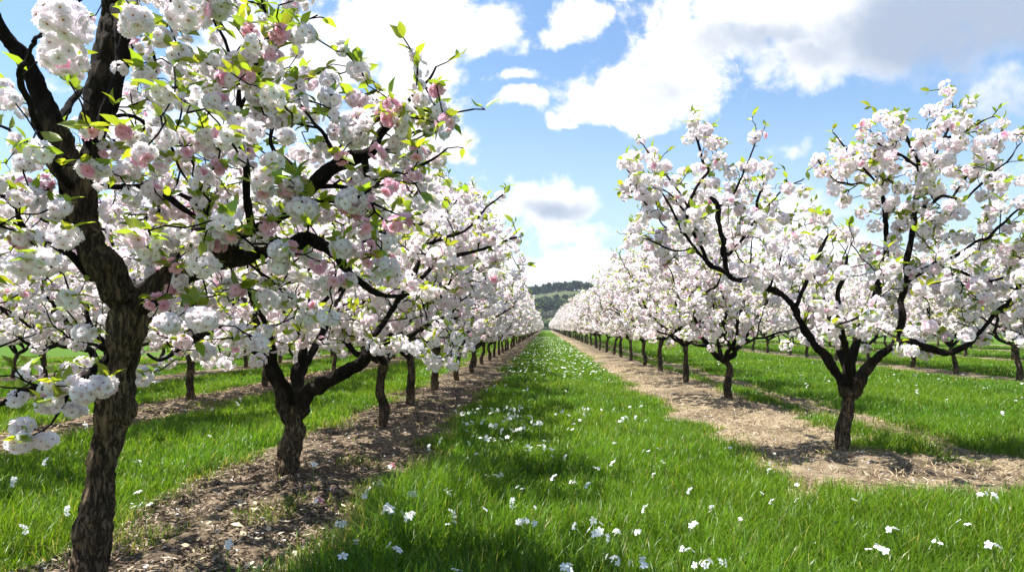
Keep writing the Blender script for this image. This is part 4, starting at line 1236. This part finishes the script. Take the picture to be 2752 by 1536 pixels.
# ------------------------------------------------------------------ wild flowers in the grass
def flower_proto(name, nflo, spread, fs, stem_h, pink=False, seed=1, parts=True):
    r_ = np.random.default_rng(seed)
    root = empty(name, (0, 0, 0), 'white wildflower', 'flower')
    stem_h *= 1.3
    SV = []; SQ = []; ST = []; SC = []; off = 0
    PV = []; PQ = []; PT = []; PCn = []; po = 0
    heads = [np.array((r_.normal(0, spread), r_.normal(0, spread), stem_h + r_.normal(0, spread * .5))) for _ in range(nflo)]
    fork = np.array((0, 0, stem_h * .72))
    paths = [(np.array([(0, 0, -.02), (r_.normal(0, .006), r_.normal(0, .006), stem_h * .4), fork]), .0026)]
    for h in heads: paths.append((np.array([fork, (fork + h) / 2 + np.array((0, 0, -.006)), h]), .0015))
    for p, rr in paths:
        V, Q, T, C = tube(p, np.full(len(p), rr), 4)
        SV.append(V); SQ.append(Q + off); ST.append(T + off); SC.append(np.tile((1.2, 1.1, 1, 1), (len(V), 1))); off += len(V)
    mesh_obj('stem', np.concatenate(SV), [np.concatenate(SQ), np.concatenate(ST)], [M_STEM], root, cols=np.concatenate(SC))
    for h in heads:
        PV = []; PQ = []; PT = []; PCn = []
        nrm = np.array((r_.normal(0, .55), r_.normal(0, .55), .55)) + (h - fork) * np.array((28, 28, 0)); nrm /= np.linalg.norm(nrm)
        a = np.cross(nrm, (1, 0, 0)); a /= np.linalg.norm(a); b_ = np.cross(nrm, a)
        ph = r_.uniform(0, 6.28)
        rosy = pink and r_.random() < .7
        for k in range(5):
            an = ph + k * 1.2566 + r_.uniform(-.15, .15)
            d = a * math.cos(an) + b_ * math.sin(an); s_ = np.cross(nrm, d)
            L = fs * r_.uniform(.85, 1.15)
            b0 = len(PV)
            PV += [h, h + d * L * .6 + s_ * L * .34 + nrm * L * .1, h + d * L + s_ * L * .16 + nrm * L * r_.uniform(-.15, .15), h + d * L - s_ * L * .16 + nrm * L * r_.uniform(-.15, .15), h + d * L * .6 - s_ * L * .34 + nrm * L * .1]
            PT.append((b0, b0 + 1, b0 + 4)); PQ.append((b0 + 1, b0 + 2, b0 + 3, b0 + 4))
            PCn += [((0.80, .22, .36, 1) if rosy else (.93, .93, .91, 1))] * 5
        b0 = len(PV)
        q = h + nrm * fs * .1
        PV += [q + a * fs * .16, q - a * fs * .08 + b_ * fs * .14, q - a * fs * .08 - b_ * fs * .14, q + nrm * fs * .14]
        PCn += [(.6, .5, .1, 1)] * 4
        CT = [(b0, b0 + 1, b0 + 3), (b0 + 1, b0 + 2, b0 + 3), (b0 + 2, b0, b0 + 3)]
        mesh_obj('flower_head', np.array(PV), [np.array(PQ), np.array(PT), np.array(CT)], [M_WHITE, M_CENTRE], root, mat_idx=[0, 0, 1], cols=np.array(PCn), smooth=False)
    return root
FP = {'big': [flower_proto('wildflower', 6, .028, .024, .20, seed=1), flower_proto('wildflower', 4, .022, .026, .18, seed=2), flower_proto('wildflower', 7, .035, .022, .21, seed=3)],
      'small': [flower_proto('wildflower', 1, .004, .026, .15, seed=4), flower_proto('wildflower', 2, .02, .022, .16, seed=5), flower_proto('wildflower', 3, .022, .02, .15, seed=6)],
      'pink': [flower_proto('wildflower', 5, .02, .026, .22, True, seed=7)]}
fused = set()
def plant_flower(x, y, size, label, group, sc=1.0, top=None):
    r0 = FP[size][int(rng.integers(0, len(FP[size])))]
    if r0.name not in fused:
        fused.add(r0.name); r = r0
    else:
        r = copy_tree(r0)
    r.location = (float(x), float(y), float(ground_z(np.array([x]), np.array([y]))[0]))
    r.rotation_euler = (float(rng.normal(0, .12)), float(rng.normal(0, .12)), float(rng.uniform(0, 6.28)))
    s = sc * rng.uniform(.9, 1.12)
    r.scale = (s, s, s)
    r['label'] = label
    if group: r['group'] = group
def ground_at(X, Y, h=.17):
    """where a flower whose head shows at photograph point X, Y stands"""
    u, v = UV(X, Y)
    d = (EYE - h) / -v
    return u * d, d
NEAR_FL = [  # X, Y, kind, scale
    (990, 1190, 'pink', 1.0), (1042, 1250, 'big', .9), (1000, 1322, 'big', 1.15), (1032, 1310, 'big', 1.05), (985, 1388, 'big', 1.0), (865, 1328, 'big', .95), (858, 1400, 'small', 1.0), (885, 1350, 'small', 1.0),
    (1133, 1237, 'small', 1.1), (1215, 1272, 'small', 1.1), (1325, 1323, 'big', .9), (1450, 1195, 'big', .75), (1255, 1197, 'small', 1.0), (1160, 1192, 'small', .9), (1490, 1370, 'big', 1.15), (1540, 1385, 'big', .85), (1630, 1412, 'big', 1.05), (1740, 1360, 'big', .9),
    (1610, 1312, 'big', .75), (1540, 1312, 'big', .7), (1745, 1300, 'small', 1.1), (1770, 1425, 'big', .9), (2265, 1315, 'big', .9), (2500, 1368, 'big', 1.05), (2460, 1235, 'big', .9), (2495, 1245, 'small', 1.2), (2215, 1372, 'small', 1.3), (2243, 1385, 'small', 1.2), (1425, 1432, 'big', .9),
    (1085, 1432, 'big', .8), (1168, 1432, 'small', 1.2), (575, 1380, 'big', .9), (340, 1255, 'small', 1.3), (365, 1275, 'small', 1.1), (335, 1262, 'small', .9), (795, 1265, 'pink', .8), (790, 1195, 'small', 1.3), (830, 1210, 'pink', .5), (180, 1268, 'small', 1.0), (45, 1330, 'small', 1.0),
    (1505, 1290, 'small', .8), (1130, 1290, 'small', 1.0), (1150, 1310, 'small', 1.0), (960, 1200, 'big', .6), (940, 1230, 'small', 1.0), (915, 1240, 'small', 1.0), (1010, 1285, 'small', 1.0), (1340, 1245, 'small', .7), (1790, 1260, 'small', .9), (2410, 1300, 'small', .9), (2340, 1330, 'small', .8)]
KINDW = {'big': 'clustered white wildflower', 'small': 'tiny white wildflower', 'pink': 'pink wildflower'}
nf = 0
for X, Y, kd, sc in NEAR_FL:
    x, y = ground_at(X, Y, .22)
    if kd == 'pink':
        lab = 'largest pink and white wildflower, on a tall stem at the soil edge' if X == 990 else ('small pink wildflower low at the soil edge beside tall grass' if X == 795 else 'tiny pink flower bud near the base of the forked trunk')
        g = None
    else:
        where = 'at the dark soil edge of the left row' if X < 900 else ('in the tall grass near the dark soil' if X < 1200 else ('in the short grass of the aisle' if X < 1900 else 'in the grass below the straw covered soil'))
        lab = f'{KINDW[kd]} close by, {where}'
        g = f'{KINDW[kd]}s {where}'
    plant_flower(x, y, kd, lab, g, sc)
    nf += 1
# drift of flowers in the shaded middle of the aisle
for i in range(46):
    X = 1290 + rng.normal(0, 75); Y = 1090 + rng.normal(0, 34)
    x, y = ground_at(X, Y, .14)
    plant_flower(x, y, 'small' if rng.random() < .75 else 'big', 'small white wildflower in the dense drift in the shaded left half of the aisle', 'wildflowers of the dense drift in the aisle', rng.uniform(.75, 1.1))
for i in range(38):
    y = rng.uniform(4.4, 8.0); x = rng.uniform(-.9, 2.6)
    plant_flower(x, y, 'small', 'single small white wildflower dotted over the short grass of the aisle', 'single wildflowers dotted over the aisle', rng.uniform(.7, 1.0))
for i in range(120):
    y = 7.5 + 20 * rng.random() ** 1.1; x = rng.uniform(-1.5, 2.0)
    if noise2(np.array([x]), np.array([y]), .5, 41)[0] < .38: continue
    plant_flower(x, y, 'small', 'small white wildflower scattered farther along the grass aisle', 'wildflowers scattered along the aisle', rng.uniform(.7, 1.15))
for i in range(45):
    y = 9 + 16 * rng.random(); x = rng.uniform(5.6, 11.5)
    plant_flower(x, y, 'small', 'small white wildflower in the grass beyond the right hand row', 'wildflowers beyond the right hand row', rng.uniform(.9, 1.3))
for i in range(16):
    y = 4.5 + 9 * rng.random(); x = rng.uniform(-6, -3.4)
    plant_flower(x, y, 'small', 'small white wildflower in the grass left of the left hand row', 'wildflowers left of the left hand row', rng.uniform(.9, 1.2))
# far ones nobody could count
n = 700
fy = 20 + 76 * rng.random(n) ** 1.3; fx = rng.uniform(-1.5, 2.1, n)
V, Q, T, C = slivers(fx, fy, rng.uniform(.03, .055, n), rng.uniform(.025, .045, n), np.full((n, 3), .84), np.full(n, .17), .2)
tag(mesh_obj('distant_wildflowers', V, [Q, T], [M_WHITE], cols=C), 'white specks of distant wildflowers far along the grass aisle', 'flowers', kind='stuff')

# ------------------------------------------------------------------ hills beyond the orchard
def hill_z(x, y):
    prof = np.interp(y, [280, 335, 400, 440, 480, 560, 610, 680, 900], [-1.5, -.3, 3.6, 7.2, 11.0, 22.5, 30.0, 31, 20])
    side = 1 + 0.10 * np.sin(x * .021 + 1.0) + .06 * np.sin(x * .06) + .0006 * x
    return prof * side + (noise2(x, y, .02, 51) - .5) * 2.0 * sstep(y, 340, 420)
hx = np.linspace(-900, 900, 121); hy = np.linspace(280, 900, 80)
HX, HY = np.meshgrid(hx, hy)
HZ = hill_z(HX, HY)
ix = np.arange(HX.size).reshape(HX.shape)
hq = np.stack([ix[:-1, :-1], ix[:-1, 1:], ix[1:, 1:], ix[1:, :-1]], -1).reshape(-1, 4)
tag(mesh_obj('hills', np.stack([HX, HY, HZ], -1).reshape(-1, 3), [hq], [M_HILL]), kind='structure')

def far_tree_parts(kind, seed):
    r_ = np.random.default_rng(seed)
    n = 420
    if kind == 'conifer':
        z = r_.random(n) ** .8; rad = (1 - z) * .26 * (0.7 + .5 * r_.random(n)) + .02
        a = r_.uniform(0, 6.28, n)
        c = np.stack([np.cos(a) * rad, np.sin(a) * rad, .12 + z * .88], 1); fs = .085; base = (.040, .066, .044)
    elif kind == 'broad':
        cl = r_.normal(0, 1, (9, 3)); cl /= np.linalg.norm(cl, axis=1)[:, None]; cl = cl * np.array((.24, .24, .22)) + np.array((0, 0, .62))
        c = cl[r_.integers(0, 9, n)] + r_.normal(0, .085, (n, 3)); fs = .075; base = (.062, .088, .046)
    else:
        cl = r_.normal(0, .32, (8, 3)); cl[:, 2] = .5 + .12 * cl[:, 2]
        c = cl[r_.integers(0, 8, n)] + r_.normal(0, .13, (n, 3)); fs = .09; base = (.12, .12, .085)
    nr = r_.normal(0, .6, (n, 3)); nr[:, 2] += .7
    nr /= np.linalg.norm(nr, axis=1)[:, None]
    a = np.cross(nr, r_.normal(size=(n, 3))); a /= np.linalg.norm(a, axis=1)[:, None]; b_ = np.cross(nr, a)
    s = fs * r_.uniform(.6, 1.3, (n, 1))
    V = np.stack([c + a * s, c + b_ * s * .7, c - a * s, c - b_ * s * .7], 1).reshape(-1, 3)
    Q = np.arange(4 * n).reshape(n, 4)
    col = np.array(base) * r_.uniform(.6, 1.5, (n, 1)) * np.array([1, 1, 1])
    C = np.repeat(np.concatenate([col, np.ones((n, 1))], 1), 4, 0)
    return V, Q, C
TV, TQ, TT_, TC_ = tube(np.array([(0, 0, -.05), (.005, 0, .3), (0, .005, .7)]), np.array([.03, .024, .01]), 6)
ridge_protos = []
for kd, nm, sd_ in [('conifer', 'pine_tree', 1), ('broad', 'broadleaf_tree', 2), ('conifer', 'pine_tree', 3), ('broad', 'broadleaf_tree', 4)]:
    V, Q, C = far_tree_parts(kd, sd_)
    r = empty(nm, (0, 600, 30), 'dark far tree', 'tree')
    mesh_obj('trunk', TV, [TQ, TT_], [M_BARK], r, cols=TC_)
    mesh_obj('crown', V, [Q], [M_FOREST], r, cols=C, smooth=False)
    ridge_protos.append(r)
rused = set()
for i in range(290):
    x = rng.uniform(-60, 75) if i < 190 else rng.uniform(-220, 240)
    y = rng.uniform(606, 640)
    k = int(rng.integers(0, 4))
    if k in rused: r = copy_tree(ridge_protos[k])
    else: rused.add(k); r = ridge_protos[k]
    h = rng.uniform(5.5, 9.5)
    r.location = (x, y, float(hill_z(np.array([x]), np.array([y]))[0]))
    r.scale = (h * rng.uniform(.9, 1.3), h * rng.uniform(.9, 1.3), h)
    r.rotation_euler = (0, 0, float(rng.uniform(0, 6.28)))
    r['label'] = 'dark far conifer standing on the ridge of the hill' if k in (0, 2) else 'dark far broadleaf tree standing on the ridge of the hill'
    r['group'] = 'conifers on the hill ridge' if k in (0, 2) else 'broadleaf trees on the hill ridge'
def wood_mass(name, label, cat, kinds, y0, y1, n, h0, h1, xr, tint=(1, 1, 1), cut=0.0):
    VV = []; QQ = []; CC = []; off = 0
    protos = [far_tree_parts(k, 60 + i) for i, k in enumerate(kinds)]
    for i in range(n):
        x = rng.uniform(*xr); y = rng.uniform(y0, y1)
        if noise2(np.array([x]), np.array([y]), .03, 61)[0] < cut: continue
        V, Q, C = protos[int(rng.integers(0, len(protos)))]
        h = rng.uniform(h0, h1); a = rng.uniform(0, 6.28)
        R = np.array([[math.cos(a), -math.sin(a), 0], [math.sin(a), math.cos(a), 0], [0, 0, 1]])
        v = (V @ R.T) * h * np.array((1.25, 1.25, 1)) + np.array((x, y, float(hill_z(np.array([x]), np.array([y]))[0])))
        c = C.copy(); c[:, :3] *= rng.uniform(.7, 1.25) * np.array(tint)
        VV.append(v); QQ.append(Q + off); CC.append(c); off += len(v)
    return tag(mesh_obj(name, np.concatenate(VV), [np.concatenate(QQ)], [M_FOREST], cols=np.concatenate(CC), smooth=False), label, cat, kind='stuff')
wood_mass('wood', 'dark mixed wood covering the middle slope of the far hill', 'wood', ['broad', 'broad', 'conifer'], 482, 535, 560, 4.5, 8, (-110, 130), cut=.3)
wood_mass('scrub', 'grey brown scrub in a band low on the far hill', 'scrub', ['scrub', 'scrub', 'broad'], 425, 455, 420, 2.5, 4.8, (-90, 110), (1.0, 1.0, 1.1))
wood_mass('bushes', 'green bushes at the foot of the far hill behind the orchard', 'bushes', ['broad', 'scrub'], 345, 385, 150, 3, 5.5, (-60, 70), (1.5, 1.7, 1.2))
print('objects', len(bpy.data.objects))

# ------------------------------------------------------------------ the air over the land
hv = bpy.data.meshes.new('haze')
X0, X1, Y0, Y1, Z0, Z1 = -910, 910, -65, 910, -6, 60
hv.from_pydata([(x, y, z) for x in (X0, X1) for y in (Y0, Y1) for z in (Z0, Z1)], [], [(0, 1, 3, 2), (4, 6, 7, 5), (0, 4, 5, 1), (2, 3, 7, 6), (0, 2, 6, 4), (1, 5, 7, 3)])
hz = bpy.data.objects.new('haze', hv); COL.objects.link(hz)
hm = bpy.data.materials.new('air'); hm.use_nodes = True
ht = NT(hm.node_tree); ht.n.clear()
ho = ht.new('ShaderNodeOutputMaterial'); hp = ht.new('ShaderNodeVolumePrincipled')
hp.inputs['Color'].default_value = (0.78, 0.88, 1.0, 1)
hp.inputs['Density'].default_value = 0.00016
ht.link(hp.outputs[0], ho.inputs['Volume'])
hv.materials.append(hm)
tag(hz, 'thin pale blue haze in the air before the far hill', 'haze', kind='stuff')
